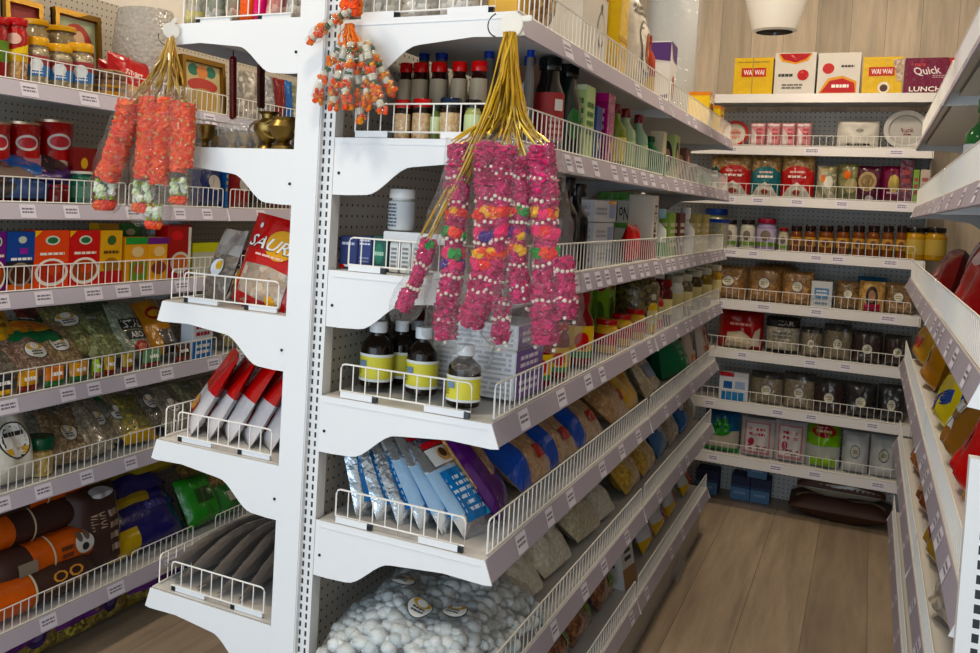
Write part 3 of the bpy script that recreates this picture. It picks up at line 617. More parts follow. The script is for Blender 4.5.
# ---- shelf three : spice jars near the end, bottles and cartons further on
BJ=dict(c='g:d8b88a,c9a070,e4cca2,120',lid='k:c8201c',lh=.2,lr=.98,lab=(.82,.98,'k:20140f'))
for a,b,t,c,ld,l in [(396,411,100,None,'k:c8201c','beige spice jar with red lid, first in the front row on the third shelf'),(414,432,99,None,'k:c8201c','beige spice jar with red lid, second in the front row on the third shelf'),(441,462,98,None,'k:16243e','wide beige spice jar with navy lid in the front row'),(432,441,104,'k:5a6a30','k:1c2a18','narrow green labelled bottle between the beige jars'),(466,482,100,'k:aab070','k:12100e','dark bottle with pale green label beside the gold ribbon')]:
    o=dict(BJ,lid=ld); 
    if c: o.update(c=c,lab=(.25,.8,'p:c8d8a0') )
    item('jar',GE(3),a,b,t,l,o,y=.06,g='front row of spice jars')
for i,(a,b) in enumerate([(400,412),(413,428),(431,447),(452,467),(471,487)]):
    item('jar',GE(3),a,b,76,f'dark jar with bright red lid, {th[i]} from left in the middle row of spice jars',c='k:2a0f0a',lid='k:d4241e',lh=.12,lr=.95,y=.14,h=.155,lab=(.55,.9,'k:b8a890'),g='red-lidded jars in the middle row')
for i,(a,b) in enumerate([(418,431),(434,450),(483,496),(526,536)]):
    item('bottle',GE(3),a,b,53,f'tall clear bottle with blue cap, {th[i]} from left in the rear row',c='k:6e6a66',lid='k:1c3f9a',lh=.12,lr=.75,y=.24,h=.2,prof=[(.95,0),(1,.04),(1,.75),(.8,.9),(.7,1)],g='blue-capped bottles in the rear row')
item('bottle',G(3),524,535,68,'white bottle with vertical blue lettering behind the gold ribbon',c='k:c8d0e0',lid='k:1c3f9a',w=.05,h=.19,ins=.05,lab=(.1,.7,'p:d8e0f0'),dec=[('t',0,.4,.35,.25,'IRE','p:24407a',90)],prof=[(.95,0),(1,.04),(1,.72),(.75,.85),(.6,1)])
for i,(a,b) in enumerate([(535,538),(538,541)]): item('carton',G(3),a,b,88,['thin brown incense carton left of the sauce bottles','second thin brown incense carton against the sauce bottle'][i],c='p:6a4226',w=.03,h=.17,d=.06,ins=.03)
item('bottle',G(3),543,557,72,'black sauce bottle with red label and white patch',c='k:150e0c',lid='k:0f1412',w=.06,h=.185,lr=.75,lh=.14,lab=(.12,.72,'p:9a1c1c'),dec=[('r',-.1,.5,.3,.64,'p:d8d2cc'),('l',-.3,.2,.3,.42,3,'p:d88')],prof=[(.95,0),(1,.04),(1,.72),(.7,.86),(.62,1)])
item('bottle',G(3),560,575,72,'dark green bottle with black cap next to the red-labelled bottle',c='k:10201a',lid='k:0e1512',w=.065,h=.19,lr=.75,lh=.14,prof=[(.95,0),(1,.04),(1,.68),(.66,.86),(.6,1)],dec=[('e',0,.4,.3,.2,'s:2c6a34')],lab=(.05,.1,'k:10201a'))
item('carton',G(3),573,588,101,'pale green carton with leaf print on the third shelf',c='p:b9d48a',d=.05,h=.155,w=.07,dec=[('l',-.7,.3,.7,.8,4,'p:4a7a3a')],side=[('l',-.8,.3,.8,.85,4,'p:4f7c3c'),('r',-1,.93,1,1,'p:d8e8c0')])
item('carton',G(3),588,596,112,'small dark blue carton beside the purple one',c='p:1c3a7a',d=.04,h=.12,w=.05,dec=[('t',0,.3,.4,.12,'V',W)],side=[('t',0,.4,.5,.14,'V',W)])
item('carton',G(3),596,609,99,'magenta and purple carton with orange flower spot',c='s:9a1c6a',d=.05,h=.16,w=.065,dec=[('e',0,.25,.4,.1,'s:e8862a')],side=[('r',-1,.88,1,1,'s:b82a80'),('e',0,.24,.6,.13,'s:e8762a'),('l',-.7,.45,.7,.8,3,'p:d8a8c8')])
for i,(a,b,t,c,l) in enumerate([(612,620,116,'k:6a7a2a','yellow-green oil bottle with dark red cap, nearest of its row'),(621,631,114,'k:9ab088','pale green oil bottle with dark red cap'),(633,645,114,'k:8aa890','green-labelled oil bottle with dark red cap, farthest of its row')]):
    item('bottle',G(3),a,b,t,l,c=c,lid='k:6a1420',w=.055,h=.155,lab=(.1,.55,'p:a8c888' if i else 'p:d8c83a'),g='red-capped oil bottles')
item('bottle',G(3),648,655,132,'bright green bottle past the oil bottles',c='k:2a7a4a',lid='k:1a4a2a',w=.05,h=.11)
item('carton',G(3),655,664,128,'white and pale green carton by the shelf joint',c='p:c8c0a0',d=.04,h=.13,w=.05,side=[('r',-1,0,1,.5,'p:5a8a5a')],dec=[('r',-1,0,1,.5,'p:6a9a6a')])
item('carton',G(3),664,679,128,'hair colour carton showing long dark hair and a face',c='p:9ab068',d=.045,h=.135,w=.09,dec=[('e',.05,.5,.55,.36,'p:1a100c'),('e',.1,.52,.22,.16,'p:c89878'),('r',-.3,.1,.4,.3,'p:b05a80')],side=[('e',0,.5,.8,.36,'p:1a100c'),('e',.1,.52,.4,.16,'p:c89878')])
item('carton',G(3),678,688,142,'brown carton with portrait print on the third shelf',c='p:5a3020',d=.045,h=.11,w=.08,dec=[('e',0,.5,.5,.3,'p:b08a6a')],side=[('e',0,.5,.7,.3,'p:b08a6a')])
item('jar',G(3),687,694,160,'small black and white jar at the far part of the third shelf',c='k:1a1816',lid='p:d8d8d0',w=.05,h=.07)
item('pouch',G(3),700,708,181,'small green pack standing behind the far fence of the third shelf',c='s:1c7a3a',h=.05,w=.08)
# ---- shelf four
for a,b,c,l,d in [(340,358,'p:26356e','dark blue carton nearest the post on the fourth shelf',[('r',-.6,.05,.6,.12,W),('l',-.7,.7,.7,.85,1,'p:c8d0e8'),('e',-.6,.06,.3,.06,'s:c82a2a')]),(359,372,'p:2a3a78','second dark blue carton on the fourth shelf',[('l',-.8,.72,.8,.92,2,'p:d8dcf0'),('l',-.7,.2,.7,.4,2,'p:8a94c0')]),(373,387,'p:14564e','dark teal carton beside the blue cartons',[('e',0,.5,.6,.3,'p:1f7a62'),('l',-.7,.4,.7,.6,1,'p:a8d0b8')])]:
    item('carton',GE(4),a,b,237,l,c=c,d=.05,dec=d,y=.05,g='small cartons at the near end')
for a,b,l in [(390,399,'slim white tube box right of the teal carton'),(401,411,'second slim white tube box below the white jar'),(413,421,'third slim white tube box by the end clip')]:
    item('carton',GE(4),a,b,243,l,c='p:dcdcd8',d=.03,dec=[('l',-.6,.15,.6,.85,5,'p:7a8088')],y=.05)
c=carton(.13,.018,.08,dict(c='p:dfe3e6',name='flat_box')); place(c,at(415,238,1,.045),-PI/2); c.location.z=at(405,243,1,.05).z+.0015; tag(c,'flat white box lying on top of the slim tube boxes','box')
item('jar',(1,.06,c.location.z+.018,-PI/2),391,415,190,'white plastic jar with grey printed band on the flat box',c='k:dadad6',lid='k:efeeea',lr=1.0,lh=.22,lab=(.08,.9,'p:c6cacc'),dec=[('l',-.5,.1,.5,.85,7,'p:5a626a')])
item('bottle',G(4),561,572,186,'black bottle half hidden behind the rightmost garland',c='k:101012',lid='k:1a1a1c',w=.055,h=.2,lr=.7)
item('bottle',G(4),573,582,192,'second black bottle beside the barcode boxes',c='k:141416',lid='k:1c1c20',w=.055,h=.19,lr=.7)
for i,(l) in enumerate(['lowest white barcode box in the stack on the fourth shelf','middle white barcode box in the stack on the fourth shelf','topmost white barcode box with an orange edge on the fourth shelf']):
    z=at(600,205+15*(2-i)+14,0,.3).z; 
    c=carton(.19,.052,.1,dict(c='p:c8ccd6',dec=[('r',.3,.2,.8,.8,'p:8a9ac0'),('l',-.8,.3,.1,.7,2,'p:9aa0b0'),('r',.92,0,1,1,'p:242a4a')]+([('r',.2,.85,.9,1,'s:e0a020')] if i==2 else []),side=[('l',-.8,.2,.8,.8,2,'p:9aa0b0')]))
    a=at(588,210,0,.3); b=at(620,205,0,.3); c.data=c.data; place(c,(.31,(a.y+b.y)/2-.03,ZG[4]+T_+.0535*i+.0008),R_(2-2*i)); tag(c,l,'box','white barcode boxes')
item('carton',G(4),600,648,197,'large white and green carton standing upside down on the fourth shelf',c='p:dfe2d8',d=.1,ins=.06,h=.19,w=.22,dec=[('r',-1,.86,1,1,'s:4f9a2c'),('t',.45,.68,.4,.13,'No1',K,180),('r',-1,.3,1,.4,'s:5aa83a')],side=[('r',-1,.88,1,1,'s:4f9a2c'),('t',.45,.68,.35,.1,'No1',K,180),('r',-.2,.46,1,.54,'s:5aa83a')])
item('pouch',G(4),624,639,220,'shiny red pack in front of the upside-down carton',c='s:d8281c',d=.05,h=.1,w=.11)
item('carton',G(4),641,650,196,'narrow white and red carton with lettered spine',c='p:e4dcd0',d=.07,h=.185,w=.07,dec=[('t',0,.55,.42,.3,'MECH',K,90),('r',-1,0,1,.3,'s:b8202a')],side=[('r',-1,0,1,.3,'s:b8202a')])
item('bottle',G(4),650,660,212,'white bottle with green base on the fourth shelf',c='p:dfe6e0',lid='p:8ab0c0',w=.075,h=.15,lh=.2,lr=.9,lab=(.05,.4,'s:2f9a4a'))
for i,(a,b,t,c,l) in enumerate([(660,671,218,'p:7aa82a','green carton past the white and green bottle'),(671,681,212,'p:5a1a20','dark maroon carton left of the white bottle'),(689,697,214,'p:a89a4a','olive yellow carton on the far fourth shelf'),(697,706,214,'p:b8a860','pale yellow carton beside the blue-lidded tub')]):
    item('carton',G(4),a,b,t,l,c=c,d=.05,h=.14,w=.1,dec=[('l',-.7,.2,.7,.8,4,'p:d8d0b0')],side=[('l',-.7,.2,.7,.8,4,'p:d8d0b0')])
item('bottle',G(4),682,690,208,'white bottle with pointed cap on the far fourth shelf',c='p:d8d8dc',lid='p:e4e4e6',w=.07,h=.16,lr=.5,lh=.25)
item('carton',G(4),706,724,212,'clear tub of sticks with bright blue lid at the far end',c='g:8aa0b0,a89a60,c8c0a0,40',d=.1,h=.125,w=.2,topc='k:1c4aa8',dec=[('r',-1,.88,1,1,'k:1c50b0')],side=[('r',-1,.88,1,1,'k:1c50b0')])
# ---- shelf six : silver blue pouches, noodle packs
def bluesp(i): return dict(c='m:c8d0d8',back='m:b4bcc4',bands=[(.2,.66,'s:a8c4dc' if i>2 else 'm:b8c4d0')],d=.035,name='foil_pouch',
    dec=[('r',-.75,.12,.8,.62,'s:2a7ab8' if i!=4 else 's:2f8ac8'),('l',-.7,.18,.5,.56,6,'p:d8e4ee'),('r',-.75,.68,.8,.86,'p:e2e0da'),('e',-.2,.77,.24,.07,'p:c89a5a'),('e',-.2,.79,.14,.05,'p:3a2014'),('r',-.75,.87,.1,.93,'s:c8283a'),('y',[(.1,.12),(.8,.12),(.8,.4),(.35,.3)],'s:58b8e0')])
SP=[(348,470,'silver foil pouch nearest the pegboard, seen edge-on'),(366,480,'silver foil pouch second from the pegboard, crumpled and plain'),(394,490,'silver foil pouch with blue stripe in the middle of the row'),(420,498,'silver and blue pouch with portrait badge, third from the right'),(442,503,'silver and blue pouch with red corner, second from the right'),(475,508,'widest silver and blue pouch at the right end of the row')]
for i,(x,y,l) in enumerate(SP):
    ob=pouch(.135,.205,.038,bluesp(i)); place(ob,(.088+.040*i,.115+.004*i,ZG[6]+T_+.002),R_(-30+3*i),25+3.5*i,3); tag(ob,l,'packet','silver and blue pouches by the end fence')
def lying(w,h,d,o,px,py,deck,x,rz,lean,label,cat='packet',g=None,ro=0,ax=0):
    p=at(px,py,ax,x); p.y=min(p.y,2.66-w/2); ob=pouch(w,h,d,o); place(ob,(p.x,p.y,deck+.003+d*.34*math.sin(R_(lean))),rz,lean,ro); return tag(ob,label,cat,g)
D6=ZG[6]+T_
ND='g:c8985c,b07c40,e2bc86,90'
lying(.15,.27,.05,dict(c='s:4a1c5e',back='s:4a1c5e',bands=[(.28,.72,'g:c8964a,a8702a,e0b878,80')],dec=[('r',-1,.0,-.45,1,'s:4a1c5e'),('e',.35,.83,.4,.07,'s:c83a2a')],name='snack_bag'),506,500,D6,.29,R_(12),38,'purple bag with clear window of orange snacks beside the silver pouches')
for i,(px,py,c,l) in enumerate([(540,474,0,'noodle pack with dark blue end band, nearest on the sixth shelf'),(566,458,1,'pack of tan noodles tied with blue band, second on the sixth shelf'),(592,440,0,'noodle pack with narrow blue band, third on the sixth shelf'),(622,414,2,'flat pack of pale noodles below the yellow pouch')]):
    b=[(0,.03,ND)] if c==2 else []
    dd=[('r',-1,.0,-.5,1,'s:1f56b4')] if c<2 else [('r',-.2,.5,.4,.8,'s:a8322a')]
    lying(.24,.30,.07,dict(c=ND,back=ND,dec=dd+[('r',.1,.1,.6,.2,'s:b0282a')],name='noodle_pack'),px,py,D6,.285,R_(0),55,l,g='noodle packs on the sixth shelf')
lying(.2,.21,.06,dict(c='s:e8b81c',dec=[('e',0,.55,.35,.13,'s:d89a10'),('e',.1,.6,.14,.06,'s:3a6a2a')],name='yellow_pouch'),632,398,D6,.28,R_(0),35,'shiny yellow pouch lying on the pale noodles')
lying(.17,.17,.06,dict(c='g:d8ccb0,c8b890,b89a6a,60',dec=[('r',-.5,.3,.5,.6,'p:8a9ab0')],name='clear_pouch'),652,386,D6,.28,0,30,'pale clear pouch between the yellow pouch and green bag')
ob=pouch(.22,.2,.15,dict(c='s:14764a',q=.8,dec=[('l',-.6,.3,.6,.75,4,'p:4aa880')],name='green_bag')); p=at(672,362,0,.26); place(ob,(.25,p.y,D6+.003),0,10); tag(ob,'round shiny dark green bag bulging over the sixth shelf','bag')
for i,(px,py,c,l) in enumerate([(690,356,'s:d8c8b8','cream and pink pack next to the round green bag'),(702,350,'s:e0d8d0','white pack with dark stripe near the far end'),(712,346,'s:c8a090','pinkish pack at the very far end of the sixth shelf')]):
    lying(.16,.2,.05,dict(c=c,dec=[('r',-.4,.1,.4,.35,'s:d8723a'),('r',.2,.4,.5,.9,'s:3a2420')],name='flour_pouch'),px,py,D6,.3,0,10,l,g='pale packs at the far end')
# ---- shelf seven : rock sugar, flakes, yellow pouches
D7=ZG[7]+T_
def rock(cx,cy,w,l,h,seed,label):
    rr=random.Random(seed); sh=MB(); n=20;m=14
    H=lambda u,v:h*(max(0,1-abs(u)**3.5)**.5)*(max(0,1-abs(v)**3.5)**.5)*(1+.25*noise.noise((u*2+seed,v*2,1)))
    N1=len(range(n+1))
    for s in (1,0):
        o=len(sh.v)
        for i in range(n+1):
            for j in range(m+1):
                u=-1+2*i/n; v=-1+2*j/m; sh.v.append((w/2*u,l/2*v,(H(u,v)+.010+.010*noise.noise((u*7+seed,v*7,2))) if s else .001))
        for i in range(n):
            for j in range(m): sh.f.append((o+i*(m+1)+j,o+(i+1)*(m+1)+j,o+(i+1)*(m+1)+j+1,o+i*(m+1)+j+1)); sh.m.append(sh.mi('f:.1'))
    ob=sh.build('sugar_bag',smooth=True,ang=180)
    lm=MB()
    for k in range(520):
        u,v=-.95+1.9*((k%20)+rr.random())/20,-.95+1.9*((k//20)+rr.random())/26; z=H(u,v); r=rr.uniform(.011,.021)
        lm.ball((w/2*u,l/2*v,max(r*.6,z-r*rr.uniform(.6,1.5))),r,rr.choice(['sugar:c9d0d0','sugar:b6c0c2','sugar:d6dcdc']),sq=(1,rr.uniform(.7,1.1),rr.uniform(.6,.9)),n=8,m=6,jit=.12)
    lo=lm.build('rock_sugar_lumps',ob,smooth=True,ang=80); lo['kind']='stuff'
    lb=MB()
    for u0,v0 in ((-.25,-.42),(.12,-.62),(.52,-.55)):
        S=lambda a,b,f:Vector((w/2*(u0+a*.17),l/2*(v0+(b-.5)*.34),H(u0+a*.17,v0+(b-.5)*.34)+.016+f))
        decals(lb,S,OV(0,.5,.9,.36))
    lb.build('printed_label',ob); place(ob,(cx,cy,D7+.002)); return tag(ob,label,'bag')
rock(.175,.20,.31,.44,.125,3,'large clear bag of white rock sugar lumps at the near end')
FL='g:e6e0cc,d2c8aa,f2eee0,70'
for i,(px,py,c,l) in enumerate([(530,592,FL,'clear bag of pale rice flakes right of the rock sugar'),(560,566,FL,'clear bag of rice flakes with small label, second in the row'),(590,540,'g:d0c8a8,b8ac84,e2dac0,90','flat clear bag of flakes lying in a gap'),(606,510,'g:dcd8c8,c8c2ac,eeeadc,70','shiny bag of white puffed rice beside the yellow pouches')]):
    lying(.19,.30,.08,dict(c=c,back=c,dec=[('r',-.3,.45,.25,.62,'p:8a8a80')] if i in(1,) else [('l',-.3,.7,.3,.8,1,'p:444')],name='flake_bag'),px,py,D7,.28,R_(-4),54,l,g='rice flake bags')
for i,(px,py,l) in enumerate([(634,486,'clear bag of yellow snacks, nearer of the two'),(650,466,'clear bag of yellow snacks, farther of the two')]):
    lying(.2,.26,.07,dict(c='g:d8a81c,b8860f,ecc84a,60',dec=[('r',-.3,.3,.4,.6,'s:c8a020')],name='snack_bag'),px,py,D7,.28,0,42,l,g='yellow snack bags')
for i,(px,py,c,l) in enumerate([(662,460,'s:5a82b0','blue pack after the yellow snack bags'),(673,452,'g:b8a890,9a8a70,d0c4ac,60','clear beige pack between two blue ones'),(683,444,'s:2a6aa8','bright blue pack with white lettering lines'),(694,434,'g:8a7a60,6a5a40,a89878,70','brown pack with green foot near the end'),(702,428,'g:9a8a70,7a6a50,b8a888,70','brown pack at the far end of the seventh shelf')]):
    lying(.17,.24,.06,dict(c=c,dec=[('l',-.5,.3,.5,.7,3,'p:d8d8d8')] if 's:' in c else [],name='grocery_pouch'),px,py,D7,.27,0,28,l)
# ---- shelf eight and the floor below
D8=ZG[8]+T_
for i,(px,py,l) in enumerate([(582,636,'brown nut pack with white printed label, nearest on the bottom shelf'),(606,606,'pack of brown nuts with white label second on the bottom shelf'),(560,664,'brown pack of dried fruit cut by the lower edge of the photo')]):
    lying(.19,.25,.07,dict(c='g:8a4a24,5a2c14,b8763c,60',dec=[('r',-.5,.45,.5,.75,'p:d8d8dc'),('l',-.4,.5,.4,.7,2,'p:333'),('r',.2,.1,.8,.3,'s:6a8a2a')],name='nut_pack'),px,py,D8,.27,0,35,l,g='brown nut packs')
c=carton(.1,.15,.1,dict(c='p:e2e0da',dec=[('r',-1,.0,1,.4,'p:a87a4a'),('l',-.5,.5,.5,.8,2,K)],side=[('l',-.6,.4,.6,.75,2,'p:444')])); p=at(628,586,0,.29); place(c,(.3,p.y,D8+.001),R_(-8),12); tag(c,'white and tan carton tilted on the bottom shelf','box')
for i,(px,py) in enumerate([(647,562),(659,547),(671,532),(685,515)]):
    lying(.16,.25,.06,dict(c='s:dfe0e2',bands=[(0,.16,'s:e6bc2a')],dec=[('l',-.5,.55,.5,.7,1,K),('e',.2,.2,.3,.1,'s:a8341c')],name='flour_pouch'),px,py,D8,.28,0,28,f'white pouch with yellow foot, {th[i]} from the near side on the bottom shelf',g='white and yellow pouches')
lying(.2,.14,.06,dict(c='f:.1',back='f:.1',name='plastic_bag'),683,566,0,.34,R_(0),55,'crumpled clear plastic bag on the floor under the gondola','bag')
# ---- shelf two (top of the gondola)
for i,(a,b,l) in enumerate([(345,372,'clear bag of grey seeds nearest the post on the top shelf'),(374,402,'clear bag of silver sweets second on the top shelf'),(404,438,'crinkled silver bag in the middle of the top end fence'),(440,480,'silver and white bag by the fence corner on the top shelf')]):
    item('pouch',GE(2),a,b,None,l,yr=3,c='g:b8b4ac,8a8680,dcdad4,50',h=.14,d=.05,y=.06,g='silvery bags on the top shelf',name='clear_bag')
item('carton',GE(2),488,518,None,'tall mustard yellow carton at the top shelf corner',yr=5,c='p:d8a83a',h=.2,d=.06,y=.09)
item('pouch',G(2),518,545,None,'tall brown and yellow bag behind the top fence',yr=20,c='g:a8742a,6a3c1a,d8b060,50',h=.24,w=.14,d=.07)
item('carton',G(2),548,602,None,'wide white carton with a drawn teapot',yr=30,c='p:d6d0c4',h=.2,w=.2,d=.09,ins=.02,dec=[('e',.45,.42,.3,.2,'p:8a8478'),('e',.45,.42,.26,.17,'p:d2ccbf'),('e',.45,.66,.06,.05,'p:5a544a'),('r',.78,.78,.92,.86,'s:c23a2a'),('l',-.9,.86,-.2,.92,1,'p:6a6458')])
item('carton',G(2),603,617,None,'tall bright yellow carton between the white packs',yr=40,c='s:e6be20',h=.26,w=.08,d=.07,dec=[('r',-1,.3,1,.34,'p:c89a10')])
item('pouch',G(2),617,647,None,'white rice bag with an oval picture of a bowl',yr=40,c='s:cfc9bd',h=.24,w=.16,d=.08,dec=[('e',-.1,.45,.5,.3,'p:6a625a'),('e',-.1,.45,.45,.27,'p:d8d0c2'),('e',.1,.42,.3,.2,'p:8a4a24'),('l',-.8,.8,.4,.92,2,'p:5a564e')])
item('bottle',G(2),642,651,None,'slim bottle of red and brown pickle beside the rice bag',yr=70,c='k:a8421c',lid='k:8a2a14',w=.045,h=.16,lab=(0,.35,'p:d8b030'))
p=at(669,82,0,.325); c=carton(.13,.185,.17,dict(c='p:dcd8d4',dec=[('y',[(-1,1),(1,1),(1,.72),(-.2,.75)],'p:4a1c6a'),('e',.1,.3,.4,.2,'p:a8602a'),('r',-1,0,1,.06,'p:5a2a7a')],side=[('y',[(-1,.98),(1,.98),(1,.68),(.3,.72),(-.4,.85)],'p:4c1e70'),('e',.25,.52,.22,.09,'s:b85a24'),('e',.3,.3,.2,.11,'s:3a9ab0'),('y',[(-1,.02),(1,.16),(1,.1),(-1,0)],'p:5a2a80')])); place(c,(.322,p.y+.065,ZG[2]+T_+.001),R_(3)); tag(c,'white carton with purple top flap near the fence joint','box')
mb=MB(); mb.lathe([(.1,0),(.104,.1),(.098,.25),(.105,.4),(.1,.58)],'f:.12',28); mb.lathe([(.09,0.002),(.09,.56)],'p:b9bec2',24); c=mb.build('plastic_wrapped_roll',smooth=True); p=at(672,40,0,.15); c.location=(.15,p.y,ZG[2]+T_+.001); tag(c,'tall grey roll wrapped in clear plastic behind the purple carton','roll')
for i,(a,b,t,l) in enumerate([(696,712,75,'yellow carton on the far top shelf, nearer one'),(711,719,85,'yellow carton on the far top shelf, farther one')]):
    item('carton',G(2),a,b,t,l,c='s:e8c41c',h=.13 if i==0 else .11,w=.11,d=.075,dec=[('e',0,.5,.5,.25,'s:b8501c'),('r',-1,.9,1,1,'s:d8761c')],side=[('r',-1,.9,1,1,'s:d8861c')],g='yellow cartons')
# ------------------------------------------------------------------ left wall shelving goods
def lay(ctxx,deck,px,py,w,h,d,lean,label,o,rz=0,ro=0,cat='packet',g=None,x=None,dz=.003):
    p=at(px,py,0,ctxx); ob=pouch(w,h,d,o); place(ob,(ctxx if x is None else x,p.y,deck+dz+d*.34*math.sin(R_(lean))),rz,lean,ro); return tag(ob,label,cat,g)
YJ=dict(lid='k:dba51c',lh=.18,lr=.95,c='g:9a8a6a,7a6a4a,c8b890,60',lab=(.22,.74,'p:9a2a30',(.22,.5,'p:2f78b8')),dec=[('e',-.1,.5,.3,.16,'p:dfe6ea'),('l',-.3,.26,.2,.4,2,'p:e8eef2')],la=-.5)
item('jar',LS(1),-14,8,16,'tall red-lidded masala jar cut by the left edge of the photo',c='s:8a1a18',lid='k:a81a1a',lh=.12,lr=.95,w=.06,lab=(.3,.7,'s:5a7a2a'))
item('jar',LS(1),5,27,17,'tall red-lidded masala jar with a slanting yellow stripe',c='s:a8221c',lid='k:b01c1c',lh=.12,lr=.95,w=.062,lab=(.05,.35,'g:b87a3a,8a5a2a,d8a860,60',(.35,.55,'s:d8b02a')),dec=[('e',-.2,.75,.35,.1,'s:e0b8a8'),('y',[(-.6,.4),(.6,.55),(.6,.68),(-.6,.5)],'s:e8c84a')],la=-.5)
for i,(a,b,t) in enumerate([(26,47,36),(48,70,43),(69,91,42)]):
    item('jar',LS(1),a,b,t,['yellow-lidded nut jar with red and blue label, leftmost in front','yellow-lidded nut jar in the middle of the three front jars','yellow-lidded nut jar with bright blue label, rightmost in front'][i],YJ,g='yellow-lidded jars on the top left shelf')
for i,(a,b) in enumerate([(24,46),(49,73)]):
    item('jar',LS(1),a,b,24,['larger yellow-lidded clear jar behind, left one','larger yellow-lidded clear jar behind, right one'][i],c='k:8a7a5c',lid='k:cf9c1c',lh=.08,lr=1,ins=.11,h=.19,g='big yellow-lidded jars behind')
def frame(x0,x1,yt,label,dec,h=.26,ins=.22):
    a=at(x0,yt,0,-1.022-ins);b=at(x1,yt,0,-1.022-ins); w=b.y-a.y
    mb=MB(); mb.box(-.02,-.012,-w/2,w/2,0,h,'p:b8302a'); o=mb.build('framed_picture')
    f=MB(); t=.016
    for q in ((-w/2,w/2,0,t),(-w/2,w/2,h-t,h)): f.box(-.02,.002,*q,'b:9a7634')
    for q in ((-w/2,-w/2+t),(w/2-t,w/2)): f.box(-.02,.002,*q,t,h-t,'b:9a7634')
    f.build('gold_frame',o); l=MB(); decals(l,lambda u,v,ff:Vector((-.012+ff,w/2*u,h*v)),dec); l.build('artwork',o)
    place(o,(-1.022-ins,(a.y+b.y)/2,ZL[1]+T_+.001),0,6); return tag(o,label,'picture')
frame(62,108,2,'gold-framed red and green picture with clipped corner behind the jars',[('r',-.85,.07,.85,.93,'p:a8b08a'),('e',0,.55,.75,.33,'p:b03a2c'),('e',0,.45,.5,.25,'p:2c4a7a'),('e',.1,.68,.25,.12,'p:d8b08a'),('e',-.4,.3,.3,.12,'p:3a7a4a')],h=.27)
frame(12,50,-6,'gold-framed reddish picture behind the red-lidded jars',[('r',-.85,.07,.85,.93,'p:8a2420'),('e',0,.5,.6,.3,'p:c8a878'),('e',.1,.45,.35,.2,'p:a8342c')],h=.27,ins=.24)
p=at(145,40,0,-1.16); mb=MB(); mb.lathe([(.085,0),(.095,.02),(.09,.1),(.1,.18),(.092,.27),(.085,.3)],'bub:e2ddd4',26); o=mb.build('bubble_wrap_roll',smooth=True); o.location=(-1.16,p.y,ZL[1]+T_+.001); tag(o,'grey bubble-wrapped bundle behind the orange garlands','bundle')
item('jar',LS(1),91,122,68,'squat brown snack tub with yellow bands right of the nut jars',c='g:5a3418,8a5a24,2c1a10,60',lid='g:6a3a1c,9a6a2c,3a2010,50',lh=.3,lr=.9,lab=(.1,.3,'s:b8882c',(.5,.62,'s:b8882c')))
item('pouch',LS(1),100,122,58,'red snack pack left of the star-topped pack',c='s:a01a1c',w=.1,h=.12,d=.05,dec=[('r',-.8,.1,.2,.4,'s:d8a82a')],ins=.09)
ob=pouch(.17,.135,.05,dict(c='s:a8141c',name='snack_pack',dec=[('y',[(-.9,.75),(-.3,.8),(0,1.05),(.3,.8),(.95,.7),(.55,.45),(-.55,.45)],'s:b4161e'),('t',0,.6,.45,.08,'smart','p:e8d8d0',-8),('r',-.6,.05,.7,.3,'s:c8a070')])); p=at(134,80,0,-1.06); place(ob,(-1.07,p.y,ZL[1]+T_+.002),0,12,-6); tag(ob,'red star-shaped snack pack with white script lettering','packet')
item('pouch',LS(1),150,180,44,'dark red pack peeking out behind the orange garlands',c='s:9a1a1c',h=.17,d=.05,ins=.1,dec=[('e',.3,.5,.3,.15,'s:d8b0a0')])
# right part of the top left shelf, seen between the gondola brackets
frame(187,230,54,'red-framed picture with green trees and golden scene',[('r',-.85,.07,.85,.93,'p:b8a878'),('e',-.4,.8,.25,.1,'p:1c6a54'),('e',.4,.8,.25,.1,'p:1c6a54'),('e',0,.78,.25,.12,'p:c87a3a'),('e',0,.55,.7,.12,'p:a8342a'),('e',0,.3,.7,.2,'p:a88a4a')],h=.2,ins=.12)
for i,(a,b,t,c,l) in enumerate([(238,258,66,'g:9a948a,6a645c,c8c2b8,40','crumpled silver pack left of the thin bead strand'),(262,274,72,'g:8a8a8a,5a6068,c0c0c0,40','grey film pack right of the thin bead strand'),(273,284,72,'s:6a1218','dark red upright pack near the end post'),(283,292,72,'s:2c5a9a','blue upright pack next to the dark red one'),(292,302,80,'g:8a8a5a,5a5a3a,b8b890,40','green patterned pack beside the end post')]):
    item('pouch',LS(1),a,b,t,l,c=c,d=.05,ins=.05,h=.18)
for i,(x,y0,y1,n,l) in enumerate([(233,60,116,1,'thick dark red bead strand hanging below the bracket shelf'),(261,67,106,2,'thin double bead strand hanging right of the thick one')]):
    mb=MB(); a=at(x,y0,0,-.30); b=at(x,y1,0,-.30); a.z=min(a.z,1.668)
    for q in range(n):
        off=(q-(n-1)/2)*.012
        for k in range(22): c=a.lerp(b,k/21); mb.ball((c.x,c.y+off,c.z),.0058 if n==2 else .0085,'k:5a1210' if i==0 else 'k:4a1a12',n=8,m=5)
        mb.tube([(a.x,a.y+off,a.z+.02),(b.x,b.y+off,b.z)],.0012,'k:2a0a08',4)
    o=mb.build('bead_strand',smooth=True); tag(o,l,'beads')
DB_=ZE['B']+T_
def brass(name,prof,px,py,Yp,label,extra=None):
    p=at(px,py,1,Yp); mb=MB(); mb.lathe(prof,'b:86703c',24,cap=False); o=mb.build(name,smooth=True); o.location=(p.x,Yp,DB_+.001); o.scale=(.8,.8,.8)
    if extra: extra(o)
    return tag(o,label,'brassware')
